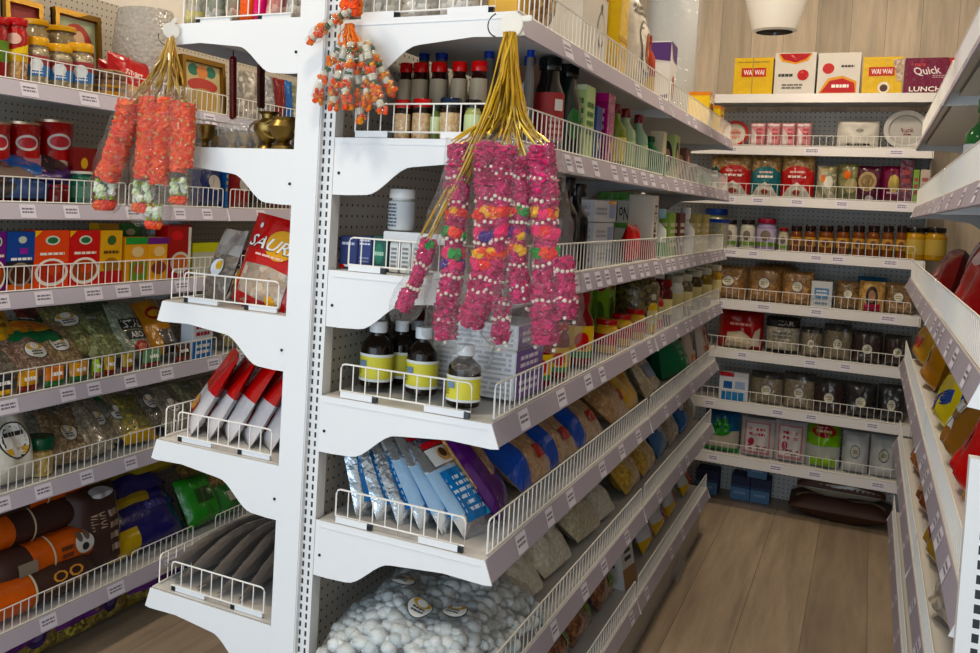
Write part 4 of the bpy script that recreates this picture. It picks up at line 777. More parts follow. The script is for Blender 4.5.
brass('brass_cup',[(0,.001),(.026,.0),(.026,.004),(.008,.012),(.008,.02),(.022,.03),(.027,.05),(.026,.062),(.029,.066),(.026,.066),(.023,.05),(0,.03)],205,140,.1,'small brass cup on a foot at the left of the brass shelf')
brass('brass_cup',[(0,.001),(.022,0),(.02,.004),(.008,.01),(.02,.02),(.026,.035),(.028,.04),(.024,.038),(0,.02)],222,143,.16,'low brass bowl between the cup and the wrapped lamps')
def spout(o):
    mb=MB(); mb.tube([(.03,0,.045),(.05,0,.05),(.062,0,.065),(.068,0,.078)],[.008,.007,.006,.007],'b:86703c',8); mb.build('spout',o,smooth=True)
    mb=MB(); mb.tube([(-.035*math.cos(a)-.025,0,.05+.022*math.sin(a)) for a in [i*PI/8-PI/2 for i in range(9)]],.004,'b:86703c',6); mb.build('handle',o,smooth=True)
brass('brass_urn',[(0,.001),(.026,0),(.024,.006),(.01,.016),(.026,.03),(.038,.05),(.036,.066),(.018,.078),(.02,.088),(.03,.094),(.027,.094),(.0,.088)],268,140,.06,'brass urn with flared rim beside the wrapped pieces',spout)
brass('brass_urn',[(0,.001),(.03,0),(.028,.008),(.012,.018),(.028,.032),(.04,.055),(.03,.07),(.034,.078),(.03,.078),(0,.07)],283,146,.035,'dark brass pot with round belly beside the end post',spout)
p=at(240,140,1,.05); mb=MB()
for k in range(5): mb.lathe([(0,.001),(.016,0),(.006,.01),(.018,.03),(.02,.034),(0,.03)],'b:a08850',14,((k%3-1)*.032,(k//3)*.03,0),cap=False)
o=mb.build('wrapped_brass_lamps',smooth=True); f=MB(); f.lathe([(.05,0),(.058,.02),(.05,.045),(.03,.06),(.01,.07)],'f:.1',20); fo=f.build('plastic_wrap',o,smooth=True); 
for v in fo.data.vertices: v.co+=Vector((noise.noise(v.co*60),noise.noise(v.co*60+Vector((5,0,0))),noise.noise(v.co*50)))*.008
o.location=(p.x,.07,DB_+.001); tag(o,'cluster of little brass lamps in crumpled clear plastic','brassware')
# second shelf
RT_=dict(c='s:a8181c',dec=[('e',0,.74,.42,.10,'p:e4dcd4'),('e',0,.74,.34,.07,'s:c8444a'),('e',.1,.3,.5,.22,'p:c8b098')],rim='b:c0a890')
for i,(a,b,t,l) in enumerate([(-14,8,122,'red tin cut by the left edge on the second left shelf'),(8,37,122,'wide red tin left of the separate red tin'),(39,69,120,'red tin with white oval badge on the second left shelf')]):
    item('tin',LS(2),a,b,t,l,RT_,ins=.13,g='red tins')
item('carton',LS(2),74,97,127,'dark red carton with yellow flower badge behind the pouches',c='s:7a1418',h=.16,d=.07,ins=.11,dec=[('e',0,.72,.3,.1,'s:d8a82a'),('e',0,.25,.7,.22,'p:c8c0b8')])
item('carton',LS(2),97,120,128,'dark red carton behind the leftmost orange garland',c='s:6a1418',h=.16,d=.07,ins=.11,dec=[('e',0,.3,.6,.22,'p:b8b0a8')])
D2=ZL[2]+T_
for i,(px,py,w,h,c,dec,ln,ro,l,dz) in enumerate([
 (6,180,.2,.12,'p:2a2426',[('r',-.2,.55,.6,.95,'s:d8b81c'),('l',-.8,.7,-.3,.9,2,'p:b8b8b0')],55,0,'black pack with yellow printed corner at the left end of the second shelf',.0),
 (12,150,.24,.13,'p:7a6258',[('r',-.3,.2,.4,.8,'m:b8b4ae'),('l',-.2,.3,.3,.7,2,K)],70,4,'brown and silver pack lying across the second left shelf',.05),
 (40,148,.17,.13,'s:23589a',[('r',-1,.6,-.2,1,'p:8a6a58')],66,-6,'blue pack with brown corner under the red tin',.055),
 (38,176,.24,.12,'p:2a4a80',[('l',-.6,.3,.5,.7,2,'p:5a78b0')],52,0,'dark blue pouch at the foot of the pile on the second shelf',.0),
 (62,160,.2,.15,'s:4a2f66',[('y',[(-.9,.3),(-.3,.95),(.3,.8),(-.3,.1)],'p:b07a8a'),('y',[(-.4,.2),(.2,.9),(.5,.8),(0,.1)],'p:1c1014'),('y',[(.1,.3),(.6,.8),(.8,.6),(.3,.15)],'p:3a2028')],60,-10,'purple chocolate pouch with brown slanting stripes on top of the pile',.045),
 (20,165,.2,.12,'p:5a4038',[('l',-.6,.3,.5,.7,3,'p:9a8070')],64,6,'dull brown pouch in the middle of the pile',.035)]):
    lay(-1.06,D2,px,py,w,h,.04,ln,l,dict(c=c,dec=dec,name='snack_pouch'),ro=ro,dz=.003+dz,x=-1.07-.012*(i%3),g='pile of dark pouches')
item('jar',LS(2),72,92,161,'green cardboard tube with pale lid beside the pouches',c='s:1c5a44',lid='p:c8c2b4',lh=.08,lr=1,w=.06,h=.09,lab=(.2,.6,'p:3a7a60'))
item('jar',LS(2),48,70,188,'dark red jar behind the fence under the pouch pile',c='k:5a1410',lid='k:7a1a14',w=.06,h=.05)
for i,(a,b,t,c,l) in enumerate([(192,224,172,'s:1e2a5a','navy pack seen below the second bracket'),(226,229,172,'s:2a5a9a','thin upright blue pack below the second bracket'),(229,248,175,'s:7a1c22','dark red pack with white flower below the bracket'),(248,268,180,'s:26221f','black pack right of the dark red one'),(268,292,186,'s:5a1c20','maroon pack nearest the end post below the bracket')]):
    item('pouch' if i!=1 else 'carton',LS(2),a,b,t,l,c=c,d=.05,h=.14 if i!=1 else .17,ins=.04,dec=[('e',.1,.6,.4,.18,'p:b8b0a8')] if i in(0,2) else [('l',-.6,.3,.6,.7,3,'p:a89a70')])
# third shelf: meal kit cartons
def meal(top,c,dish,rim='p:ece6da',band=None):
    d=[('e',0,.28,.95,.24,rim),('e',0,.29,.78,.19,dish),('e',.1,.33,.4,.1,'s:c8522a'),('e',0,.83,.42,.08,'p:cfd4c8'),('e',0,.83,.3,.055,'s:2a6a3a'),('l',-.7,.56,.7,.64,1,'p:f4e8d8'),('y',[(-1,.995),(-.6,.995),(-1,.88)],'s:f0c020')]
    return dict(c=c,dec=d+([('r',-1,.66,1,.995,band)] if band else []),d=.05)
for a,b,t,o,l in [(-10,7,232,meal(0,'s:6a2a7a','s:8a4a2a'),'purple meal carton cut by the left edge of the third shelf'),(7,35,232,dict(meal(0,'s:26262c','s:5a2a1a','p:2c2420'),dec=[('r',-1,.5,1,.995,'s:2a4a94'),('r',-1,.0,1,.12,'s:c8642a'),('e',0,.28,.85,.2,'p:8a7a6a'),('e',0,.28,.7,.16,'s:4a2414'),('e',.1,.86,.3,.06,'p:b8c8b8'),('r',-.1,.62,.5,.72,'s:8a3a9a'),('l',-.7,.5,.8,.58,1,W)]),'blue and purple meal carton with dark dish print'),(35,70,231,meal(0,'s:e2571a','s:b03a14'),'orange meal carton with a bowl of red curry'),(70,101,231,meal(0,'s:c8341c','s:9a4a2a'),'red-orange meal carton right of the orange one'),(101,123,231,dict(c='s:dca818',d=.05,dec=[('e',0,.82,.4,.09,'s:3a5a2a'),('l',-.7,.55,.7,.65,1,'s:5a3a12'),('e',0,.35,.7,.15,'s:9a6a1c'),('r',-1,0,1,.25,'s:b02a1c')]),'yellow spice carton with red foot on the third shelf'),(126,148,238,dict(c='s:e0a01c',d=.05,dec=[('r',-1,.85,1,1,'s:2a8a3a'),('e',.1,.68,.55,.12,'p:e0c080'),('r',-.6,.05,1,.45,'s:6a8a2a'),('e',.2,.3,.5,.12,'s:a8642a')]),'yellow carton with green top beside the yellow spice carton'),(148,169,238,dict(c='s:e8a81c',d=.05,dec=[('r',-1,.85,1,1,'s:6a2a7a'),('e',.1,.68,.55,.12,'p:e8c07a'),('e',.1,.3,.7,.15,'s:8a3a1c')]),'yellow carton with purple top on the third shelf'),(168,192,225,dict(c='s:9a161c',d=.05,dec=[('e',-.2,.8,.5,.09,'s:c8303a'),('e',.1,.3,.8,.2,'p:c8bfae'),('e',.1,.3,.65,.15,'s:c06a2a'),('r',.72,.3,.95,.95,'p:d8d0c8')]),'tall dark red carton with a bowl of noodles')]:
    item('carton',LS(3),a,b,t,l,o,g='meal cartons' if a<100 else 'spice cartons')
item('carton',LS(3),119,142,224,'green topped spice carton standing behind the yellow ones',c='s:e0a01c',d=.04,ins=.06,dec=[('r',-1,.6,1,1,'s:1f7a36'),('e',0,.85,.4,.06,'p:d8d8b0')])
item('carton',LS(3),99,120,224,'yellow carton top peeking over the yellow spice carton',c='s:d8a41c',d=.04,ins=.06)
item('carton',LS(3),193,219,243,'lime yellow flat carton on the third shelf before the bracket',c='s:c8cc3a',d=.05,ins=.06,dec=[('r',-1,.0,1,.7,'p:b8bca8')])
for i,(a,b) in enumerate([(221,229),(230,238),(239,248),(250,259)]):
    item('jar',LS(3),a,b,234 if i<3 else 238,f'small dark jar with dusky pink lid, {th[i]} from left behind the clear pouch',c='k:22242e',lid='k:b08a8a',lh=.3,w=.035,ins=.12,h=.1,g='small dark jars')
# fourth shelf : clear spice pouches, loose and overlapping
D4=ZL[4]+T_
CP=lambda g,dec,**k:dict(c=g,back=g,dec=dec,name='spice_pouch',**k)
GN='g:8a9458,626c40,b8be80,70'; GY='g:a89a84,7e725f,ccbea4,80'
LAYS=[(2,352,.13,.17,'s:dca81c',[('l',-.5,.3,.5,.6,2,'p:7a4a10')],40,'yellow pouch at the left edge on the fourth left shelf',.09,-1.13),
(36,338,.22,.13,'s:146a3c',[('e',.1,.5,.8,.22,'s:e0a42a'),('e',.15,.5,.6,.14,'s:d87a24'),('l',-.9,.75,.6,.9,1,'p:d8d0c8')],62,'green pouch with yellow banana print on top of the pile',.09,-1.11),
(66,318,.2,.16,'g:7a2018,4a120e,a83a24,50',OV(-.3,.5,.35,.12),46,'clear pouch of dried red chillies at the back of the fourth shelf',.07,-1.18),
(108,322,.2,.16,'g:4a6a2c,2c4a1c,6e8a44,60',[('r',.4,.2,.9,.5,'s:c8941c')],46,'clear pouch of green curry leaves behind the spice pouches',.07,-1.17),
(36,376,.19,.17,'g:9c7a66,705040,c0a08a,90',[('r',-1,.78,1,1,'s:176e40'),('e',.2,.86,.6,.07,'s:d88a2a')]+OV(.3,.42,.42,.17),44,'clear seed pouch with large oval label and green top, front left',.02,-1.05),
(66,372,.16,.17,'g:a88a5e,7a6038,ccb084,80',OV(.1,.45,.5,.18),46,'clear seed pouch with oval label right of the green-topped one',.025,-1.06),
(4,384,.14,.15,'g:7a6e60,5a5044,9a8e7c,80',OV(-.2,.6,.4,.15),46,'clear brown seed pouch in the left corner of the fourth shelf',.02,-1.05),
(90,352,.17,.19,'g:8c8a4e,66642e,b4b078,70',OV(-.2,.66,.55,.15),46,'clear pouch with tilted white label below the curry leaves',.045,-1.09),
(112,352,.15,.17,GN,[('l',-.3,.8,.3,.9,1,'p:ddd')],44,'clear pouch of grey-green leaves in the middle of the fourth shelf',.03,-1.07),
(140,340,.13,.19,'g:8a9478,6c765e,aeb69a,60',[('r',-.7,.48,.8,.68,K),('t',.05,.58,.62,.07,'ISTAL',W),('r',-.5,.3,.7,.46,'p:2a2a26'),('t',.1,.38,.4,.055,'ABO',W),('e',.15,.16,.5,.1,'s:a8241c'),('e',.15,.16,.3,.05,'s:d8826a')],34,'grey-green pouch with bold black and white lettering',.02,-1.06),
(168,344,.14,.19,'s:c88a1c',[('e',.15,.72,.6,.13,'s:9a2a1c'),('e',.15,.72,.45,.07,'s:d8a02a'),('r',-.3,.0,1,.4,'g:3a2c1c,2a1e12,5a4428,60')],34,'orange-yellow pouch with a red oval badge',.02,-1.06),
(236,348,.12,.14,'g:a8984a,8a7a34,c8bc78,60',[('l',-.4,.5,.4,.7,1,'p:555')],30,'pale yellow pouch right of the blue and white carton',.01,-1.06),
(262,352,.12,.13,'g:b8942c,8a6c1c,d8b85a,60',[('r',-.7,.2,-.1,.8,'p:2a2a2a')],28,'mustard pouch near the end post on the fourth shelf',.01,-1.06)]
for px,py,w,h,c,dec,ln,l,dz,x in LAYS:
    lay(x,D4,px,py,w,h,.045,ln,l,CP(c,dec),dz=dz,ro=random.uniform(-4,4),g='clear spice pouches')
item('carton',LS(4),193,213,332,'blue and white printed carton on the fourth left shelf',c='p:d4d8de',d=.05,h=.13,dec=[('r',-1,.0,1,.45,'s:3a78b8'),('l',-.7,.55,.7,.9,2,'s:a83a4a'),('l',-.7,.1,.7,.4,2,W)])
for i,(a,b,c,l) in enumerate([(-12,14,'p:1e1a22','black pack with white script through the left fence'),(14,40,'s:dca01c','yellow and black pack behind the fourth shelf fence'),(41,66,'s:d8801c','orange mango pack behind the fourth shelf fence'),(66,90,'s:dc9a20','orange and green pack behind the fourth shelf fence'),(91,101,'s:a8c83a','lime pack behind the fourth shelf fence'),(101,118,'s:c8a024','yellow spice pack behind the fence below the grey-green leaves'),(118,134,'s:b89a2c','olive yellow pack behind the fence'),(136,165,'s:6a9a6a','soft green pack behind the fence under the lettered pouch'),(168,194,'s:4a2c16','dark brown pack behind the fence before the blue carton')]):
    item('pouch',LS(4),a,b,None,l,yr=388-a*.16,c=c,h=.055,d=.03,dec=[('r',-1,0,1,.35,'s:d8a81c' if i==0 else 's:2a6a34' if i in(2,3) else 's:7a2a14'),('l',-.6,.5,.6,.8,1,W)],g='small packs against the fourth shelf fence',w=abs(b-a)*.00265)
# fifth shelf
D5=ZL[5]+T_
lay(-1.05,D5,12,455,.17,.20,.08,20,'white flour bag with black-rimmed oval label at the left',dict(c='s:d8d4c8',dec=[('e',.1,.52,.62,.25,'p:1c1c18'),('e',.1,.52,.57,.23,'p:e6e4de'),('y',[(-.4,.42),(.6,.42),(.45,.33),(-.25,.33)],'p:d0a01c'),('e',.1,.38,.22,.08,'p:eee'),('l',-.3,.55,.5,.66,1,K)],name='flour_bag'))
item('jar',LS(5),27,53,440,'clear snack jar with dark green lid beside the flour bag',c='g:c8a84a,a8843a,e0c878,60',lid='k:134a30',lh=.3,lr=1.05,w=.075,h=.105,ins=.02)
PL=[(76,440,'g:9a7e58,6e5636,c0a47c,80',.0,'clear seed pouch with tilted oval label right of the green-lidded jar'),(100,452,GY,.0,'clear pouch of dark seeds in front on the fifth shelf'),(106,436,'g:8a7e6c,665c4c,b4a88e,90',.012,'clear seed pouch with white oval label in the middle of the fifth shelf'),(126,428,'g:a0906a,746646,c8b88e,90',.014,'clear seed pouch with oval label, second from the red bags'),(158,414,'g:746a5c,504840,9a9080,90',.02,'clear seed pouch with oval label nearest the red bags'),(182,424,'g:a0947c,766a54,c4b89e,80',.0,'clear seed pouch with oval label just left of the red and white bags'),(206,416,'g:8e8a6a,66643e,b0ac88,80',.0,'olive clear pouch behind the red and white bags'),(230,408,'g:9a866a,705c44,bca68a,80',.0,'brown clear pouch nearest the post on the fifth shelf'),(60,420,'g:7a7468,5a5448,9a9488,60',.03,'dull clear pouch behind the seed pouches on the fifth shelf'),(90,412,'g:7e786e,5e584e,a09a90,60',.05,'dark clear pouch at the back of the fifth shelf'),(142,442,'g:8a7a3a,5a6a2c,c8a83a,60',.0,'clear pouch with yellow and green foot by the fence'),(150,402,'g:84807a,625e58,a6a098,60',.05,'grey clear pouch at the far back of the fifth shelf')]
for i,(px,py,c,dz,l) in enumerate(PL):
    lay(-1.06-dz*1.6,D5,px,py,.14,.17,.045,42,l,CP(c,OV(random.uniform(-.1,.2),.5,.46,.17) if i in(0,2,3,4,5,7) else [('r',-1,0,1,.2,'s:c8a01c')] if i==10 else [('l',-.3,.8,.3,.88,1,'p:aaa')]),dz=.003+dz,ro=random.uniform(-5,5),g='clear pouches on the fifth shelf')
lay(-1.12,D5,110,410,.2,.14,.04,55,'clear pouch with bright green top lying on the seed pouches',CP('g:7c7a70,5c5a50,9a988c,60',[('r',-1,.5,1,1,'s:157a3e'),('r',.5,.45,.8,.6,'s:d8b81c')]),dz=.07)
# sixth shelf: sacks
D6L=ZL[6]+T_
def roll(px,py,x,L,r,cols,label,dog=False,txt=None):
    p=at(px,py,0,x); mb=MB(); n=20; N=len(cols)*6; sd=random.random()*9; o=0
    for i in range(N+1):
        t=i/N; rr=r*(1-abs(2*t-1)**7*.75)*(1+.05*noise.noise((t*6,sd,0)))
        for j in range(n):
            q=2*PI*j/n; k=rr*(1+.07*noise.noise((math.cos(q)*2+sd,math.sin(q)*2,t*8))); mb.v.append((k*math.cos(q)*1.08,L*(t-.5),r+k*math.sin(q)*.94))
    for i in range(N):
        for j in range(n): mb.f.append((i*n+j,i*n+(j+1)%n,(i+1)*n+(j+1)%n,(i+1)*n+j)); mb.m.append(mb.mi(cols[min(len(cols)-1,i//6)]))
    mb.f+= [tuple(range(n))[::-1],tuple(N*n+j for j in range(n))]; mb.m+=[0,mb.m[-1]]
    ob=mb.build('flour_sack',smooth=True)
    S=lambda u,v,f:Vector(((r*1.13+f)*math.cos((v-.5)*2.2+.35),L/2*u,r+(r*1.02+f)*math.sin((v-.5)*2.2+.35)))
    d=[('r',-.03,.0,.0,1,'p:d8c8a8')]
    if dog: d+=[('e',.5,.5,.16,.22,'p:d8d4cc'),('e',.44,.66,.05,.12,'p:6a5a4a'),('e',.56,.66,.05,.12,'p:6a5a4a'),('e',.5,.42,.06,.08,'p:2a2420'),('l',.1,.3,.3,.6,2,'p:5a2a10'),('r',-.6,.3,-.3,.55,'p:8a7a6a')]
    if txt: d+=[('t',.45,.55,.22,.12,txt,'p:c8862a'),('l',.1,.3,.7,.42,1,'p:a88a6a')]
    l=MB(); decals(l,S,d); l.build('printed_label',ob); ob.location=(x,p.y,max(D6L+.001,p.z-r)); return tag(ob,label,'sack','flour sacks on the sixth shelf')
OR_='s:d0661c'; BR='p:3a1e16'
roll(22,598,-1.085,.5,.055,[OR_,OR_,BR,BR],'lowest tubular sack, orange on the left and brown on the right',txt='OO')
roll(40,556,-1.125,.44,.058,[BR,OR_,OR_],'tubular orange and brown sack with an animal head badge',dog=True)
roll(22,524,-1.17,.42,.052,[OR_,BR,BR],'dark brown tubular sack with orange end above the badge sack')
roll(36,492,-1.2,.4,.05,[BR,OR_,OR_],'topmost orange tubular sack under the fifth shelf')
lay(-1.11,D6L,95,560,.19,.25,.12,8,'upright dark brown sack with vertical lettering on the sixth shelf',dict(c='p:3a1e18',q=.25,dec=[('t',-.3,.6,.12,.24,'V',W) if 0 else ('t',-.25,.62,.28,.1,'VAVA','p:c8a890',88),('e',.1,.93,.5,.06,'p:c8c8cc'),('l',.15,.2,.6,.75,4,'p:a89080'),('y',[(.75,.1),(.9,.15),(.82,.9),(.72,.88)],'p:b8a898')],name='flour_sack'),cat='sack')
NV='s:1a1a66'; YL='g:b8a03a,9a842c,d0bc5c,40'
for i,(px,py,w,h,c,dec,ln,dz,x,l) in enumerate([(150,540,.36,.24,NV,[('r',-1,.0,-.3,.3,'s:c8a83a'),('l',.1,.4,.7,.6,1,'p:3a3a90')],38,.0,-1.08,'large navy rice bag leaning at the front of the sixth shelf'),(140,505,.34,.22,NV,[('r',-1,.1,.3,.45,'s:b89c34'),('l',-.2,.6,.5,.8,1,'p:4a4aa0')],58,.09,-1.13,'navy rice bag with wide yellow band in the middle of the stack'),(132,482,.34,.22,NV,[('r',-.9,.2,.7,.8,'s:a8943a')],70,.15,-1.15,'navy and olive rice bag near the top of the stack'),(160,470,.26,.2,'s:a8963c',[('e',0,.5,.5,.2,'s:c0ac50'),('l',-.4,.4,.4,.6,1,'p:7a6a24')],74,.2,-1.17,'olive yellow bag lying on top of the navy bags'),(205,540,.17,.17,'s:2f8a2c',[('r',-.5,.4,.5,.7,'s:1c4a1c')],30,.0,-1.08,'bright green bag right of the navy rice bags'),(216,505,.2,.16,'g:7a5a24,5a3c18,a8843a,50',[('l',-.4,.5,.4,.7,1,'p:caa')],50,.06,-1.12,'brown patterned bag behind the green bag'),(245,505,.2,.15,'s:22227a',[('l',-.4,.5,.4,.7,1,'p:88a')],45,.03,-1.1,'small navy bag near the end post on the sixth shelf'),(232,525,.16,.12,'s:3a7a3a',[('r',-.5,.3,.4,.6,'p:c8c8b0')],35,.0,-1.07,'green printed bag below the small navy bag')]):
    lay(x,D6L,px,py,w,h,.085,ln,l,dict(c=c,dec=dec,q=.5,name='rice_bag'),dz=.003+dz,g='rice bags on the sixth shelf')
for i,(px,py,l) in enumerate([(10,650,'purple bag with yellow food print on the floor, cut by the left edge'),(86,634,'purple bag with yellow food print on the floor, middle of three'),(160,600,'purple bag with yellow food print on the floor, farthest under the sacks')]):
    lay(-1.14,0,px,py,.36,.145,.10,10,l,dict(c='g:a08a1c,4a3a10,c8b83a,60',q=.25,dec=[('y',[(-.95,.95),(.95,.98),(.95,.8),(-.2,.66),(-.95,.7)],'s:5a1c70'),('y',[(-.95,.5),(.95,.62),(.95,.45),(-.3,.34),(-.95,.3)],'s:6a3a80'),('e',.35,.5,.22,.26,'s:2a1c5a'),('e',.35,.5,.13,.14,'p:5a4a8a'),('y',[(-.9,.5),(-.1,.6),(-.1,.5),(-.9,.4)],'p:c8a8c8')],name='snack_bag'),g='purple bags on the floor')
# ---- left side of the gondola, seen past its end brackets
for i,(a,b,c,l) in enumerate([(186,206,'g:b8b0a0,8a8478,d8c84a,50','clear bag with yellow candy at the tip of the upper left bracket shelf'),(207,228,'g:7a7a72,5a6a4a,b8b0a8,50','dark patterned bag second on the upper left bracket shelf'),(228,242,'g:8a6a5a,5a7a5a,c8a898,50','multicoloured bag third on the upper left bracket shelf'),(242,256,'s:e0662a','orange bag on the upper left bracket shelf'),(256,268,'s:d83a7a','bright pink bag on the upper left bracket shelf'),(268,286,'g:c87a6a,8a4a5a,e0b0a0,50','pale pink patterned bag on the upper left bracket shelf'),(288,300,'g:b0aca6,807c78,d8d4ce,50','silver wrapped bag beside the post on the upper left bracket shelf')]):
    item('pouch',LE('A'),a,b,None,l,yr=6,c=c,h=.13,d=.04,y=.05,g='bags on the upper left bracket shelf',name='sweet_bag')
def endp(px,py,Yp,w,h,d,o,k,label,rz,lean,ro=0,dz=.003,cat='packet',g=None):
    p=at(px,py,1,Yp); ob=pouch(w,h,d,o); place(ob,(p.x,Yp,ZE[k]+T_+dz),rz,lean,ro); return tag(ob,label,cat,g)
endp(212,300,.10,.12,.155,.035,dict(c='g:6a6660,4c4842,8a7a6a,80',bands=[(.62,1,'g:8e8c88,7c7a76,a2a09c,15')],dec=[('e',.1,.42,.5,.13,'p:d4dce6'),('e',.15,.46,.3,.07,'s:d8b01c')],name='nut_pouch'),'C','grey clear pouch with blue and yellow label on the left bracket shelf',-PI/2-.5,20)
endp(236,300,.085,.13,.17,.03,dict(c='s:a8141c',bands=[(.05,.45,'g:a87a5a,7a4a3a,c8a080,80')],dec=[('t',.0,.72,.5,.08,'Ta','s:e8a01c',60),('e',-.2,.3,.35,.12,'s:d8a02a')],name='nut_pouch'),'C','narrow red nut pouch partly behind the large red one',-PI/2-.7,24)
endp(257,303,.05,.15,.185,.035,dict(c='s:b4161e',bands=[],dec=[('e',.35,.70,.52,.17,'s:d8a040'),('t',.1,.68,.95,.07,'SAURB','p:2a1210',-6),('t',.12,.69,.93,.068,'SAURB','p:f4ece4',-6),('l',-.4,.54,.6,.58,1,'p:e8b8b0'),('y',[(-.75,.12),(.9,.06),(.95,.42),(.2,.46),(-.7,.44)],'g:b09a84,8a7460,cdb9a2,38'),('e',.55,.1,.18,.06,'s:d8a01c'),('e',-.55,.87,.07,.03,'p:e8e0e0')],name='nut_pouch'),'C','large glossy red nut pouch with yellow sun badge beside the post',-PI/2-.15,12,-8)
for i,(px,l) in enumerate([(186,'red and white pouch at the outer left end of the leaning row'),(203,'red and white pouch second from the left in the leaning row'),(221,'red and white pouch third from the left in the leaning row'),(240,'red and white pouch third from the post in the leaning row'),(259,'red and white pouch second from the post in the leaning row'),(278,'red and white pouch nearest the post in the leaning row')]):
    p=at(px,455+ (i*3),1,.1); ob=pouch(.15,.19,.035,dict(c='s:d8d4d6',bands=[(.5,1,'s:c4141c')],dec=[('r',-.6,.12,.4,.34,'s:b03a2a'),('e',-.1,.28,.4,.09,'s:d8a060'),('r',-.5,.14,.3,.2,'p:3a1a1a')],name='red_pouch')); place(ob,(p.x,.11,ZE['D']+T_+.003),R_(-140+2*i),30,0); tag(ob,l,'packet','leaning red and white pouches')
for i,(px,l) in enumerate([(205,'outermost long grey pack on the lowest left bracket shelf'),(222,'long grey pack second from the outside on the lowest left bracket shelf'),(240,'long grey pack in the middle of the lowest left bracket shelf'),(256,'long grey pack second from the post on the lowest left bracket shelf'),(272,'long grey pack nearest the post on the lowest left bracket shelf'),]):
    p=at(px,590+i*6,1,.2); ob=pouch(.34,.17,.022,dict(c='s:b4a89e',q=.3,dec=[('e',.3,.7,.1,.12,'p:b8b2aa')],name='incense_pack')); place(ob,(p.x,.21,ZE['E']+T_+.003),R_(180-6+3*i),48-4*i,0); tag(ob,l,'packet','long grey packs')
# ------------------------------------------------------------------ back wall goods
def pr(*a): return list(a)
for a,b,t,c,dec,l in [(735,774,58,'s:d8b41c',[('r',-.6,.48,.65,.72,'s:b8381c'),('t',.03,.6,.52,.07,'WAI WAI',W),('r',-.06,0,.0,1,'p:a88a1c'),('l',-.8,.86,.8,.9,1,'p:8a6a1c')],'leftmost yellow noodle carton on the top back shelf'),(776,817,53,'p:d2cdc6',[('y',[(-.85,.97),(.8,.97),(.6,.8),(0,.72),(-.7,.8)],'s:d89a1c'),('y',[(-.8,.98),(.75,.98),(.5,.84),(0,.76),(-.6,.84)],'s:a82018'),('e',.4,.46,.28,.13,'s:b8321c'),('l',-.8,.4,-.1,.52,1,K),('l',-.6,.12,.4,.26,2,'p:6a645c')],'white carton with a red flame top on the top back shelf'),(819,862,53,'p:d4cfc8',[('y',[(-.9,.02),(.85,.02),(.85,.3),(.2,.44),(-.5,.38)],'s:d89a1c'),('y',[(-.8,.03),(.8,.03),(.75,.26),(.2,.38),(-.4,.32)],'s:b02418'),('e',-.5,.62,.28,.13,'s:b8321c'),('l',.1,.62,.7,.72,1,K),('l',-.3,.12,.5,.26,1,W)],'white carton with a red flame at its foot'),(864,904,57,'s:d8b41c',[('r',-.7,.48,.6,.72,'s:b8381c'),('t',-.05,.6,.52,.07,'WAI WAI',W),('e',.1,.16,.3,.16,'p:e8dcc8'),('e',.1,.15,.2,.1,'p:4a2a1c'),('y',[(.5,.9),(1,.95),(1,.3),(.75,.35)],'g:b09a78,8a6a5a,d0c0a8,40')],'yellow noodle carton fourth along, with torn clear tape'),(906,949,58,'s:6e1c3a',[('t',.05,.62,.62,.13,'Quick','p:e8d8dc',8),('t',-.3,.8,.25,.04,'rara','p:d8403a'),('l',.3,.42,.9,.52,2,'p:b88a98'),('t',0,.12,.75,.07,'LUNCH',W)],'maroon noodle carton at the right end of the top back shelf')]:
    item('carton',BS(1),a,b,t,l,c=c,d=.16,dec=dec,ins=.01)
item('carton',BS(1),951,962,62,'dark red carton edge right of the maroon one',c='s:a83018',d=.14,w=.06,h=.15,ins=.02)
def plate(px,py,r,label,rim,face,dec,ins=.1,wrap=None):
    p=at(px,py,1,3.145+ins); mb=MB(); mb.lathe([(0,.012),(r*.72,.012),(r*.78,.004),(r,.0),(r,.003),(r*.79,.008),(r*.73,.018),(0,.018)],[face,face,rim,rim,rim,face,face],36,cap=False); o=mb.build('paper_plate',smooth=True)
    if dec: l=MB(); decals(l,lambda u,v,f:Vector((u*r,(v-.5)*2*r,-.001-f if 0 else .0)),[]) ; 
    for v in o.data.vertices: x,y,z=v.co; v.co=(z*-1,x,y)
    if dec:
        l=MB(); decals(l,lambda u,v,f:Vector((-.003+f if abs(u)>2 else f-.0115,r*u,(v-.5)*2*r)),dec); l.build('printed_label',o)
    o.location=(p.x,p.y,ZB[2]+T_+r*.985+.001); o.rotation_euler=(0,R_(-8),-PI/2); return tag(o,label,'plate')
plate(735,128,.062,'round red-rimmed paper plate at the left of the second back shelf','s:a8281c','p:cfc6b8',[('e',0,.5,.4,.2,'p:c88a7a'),('l',-.4,.45,.4,.6,2,'p:8a3a2a')],.06)
plate(906,130,.085,'large round grey plate pack with small red print','p:b8b6b2','p:a9a7a3',[('t',.05,.5,.25,.06,'Rural','s:7a2420',10),('l',-.1,.36,.25,.42,1,'s:7a2420')],.03)
for i,(a,b) in enumerate([(751,766),(767,781),(782,796),(797,812)]):
    item('pouch',BS(2),a,b,123,f'pink and white packet, {th[i]} from left on the second back shelf',c='p:d88a90',d=.05,ins=.03,dec=[('y',[(-.8,.0),(-.2,.0),(.0,.5),(-.8,.8)],'p:e4d4d2'),('l',-.1,.3,.7,.8,3,'p:b83a4a'),('r',-.8,.85,.8,.95,'p:e8d8d8')],g='pink packets',q=.3)
item('pouch',BS(2),838,880,121,'white napkin pack with black foot lettering on the second back shelf',c='p:c9c5bb',d=.07,ins=.03,q=.2,dec=[('l',-.6,.08,.7,.2,1,K),('e',.1,.65,.2,.06,'p:8a867c')])
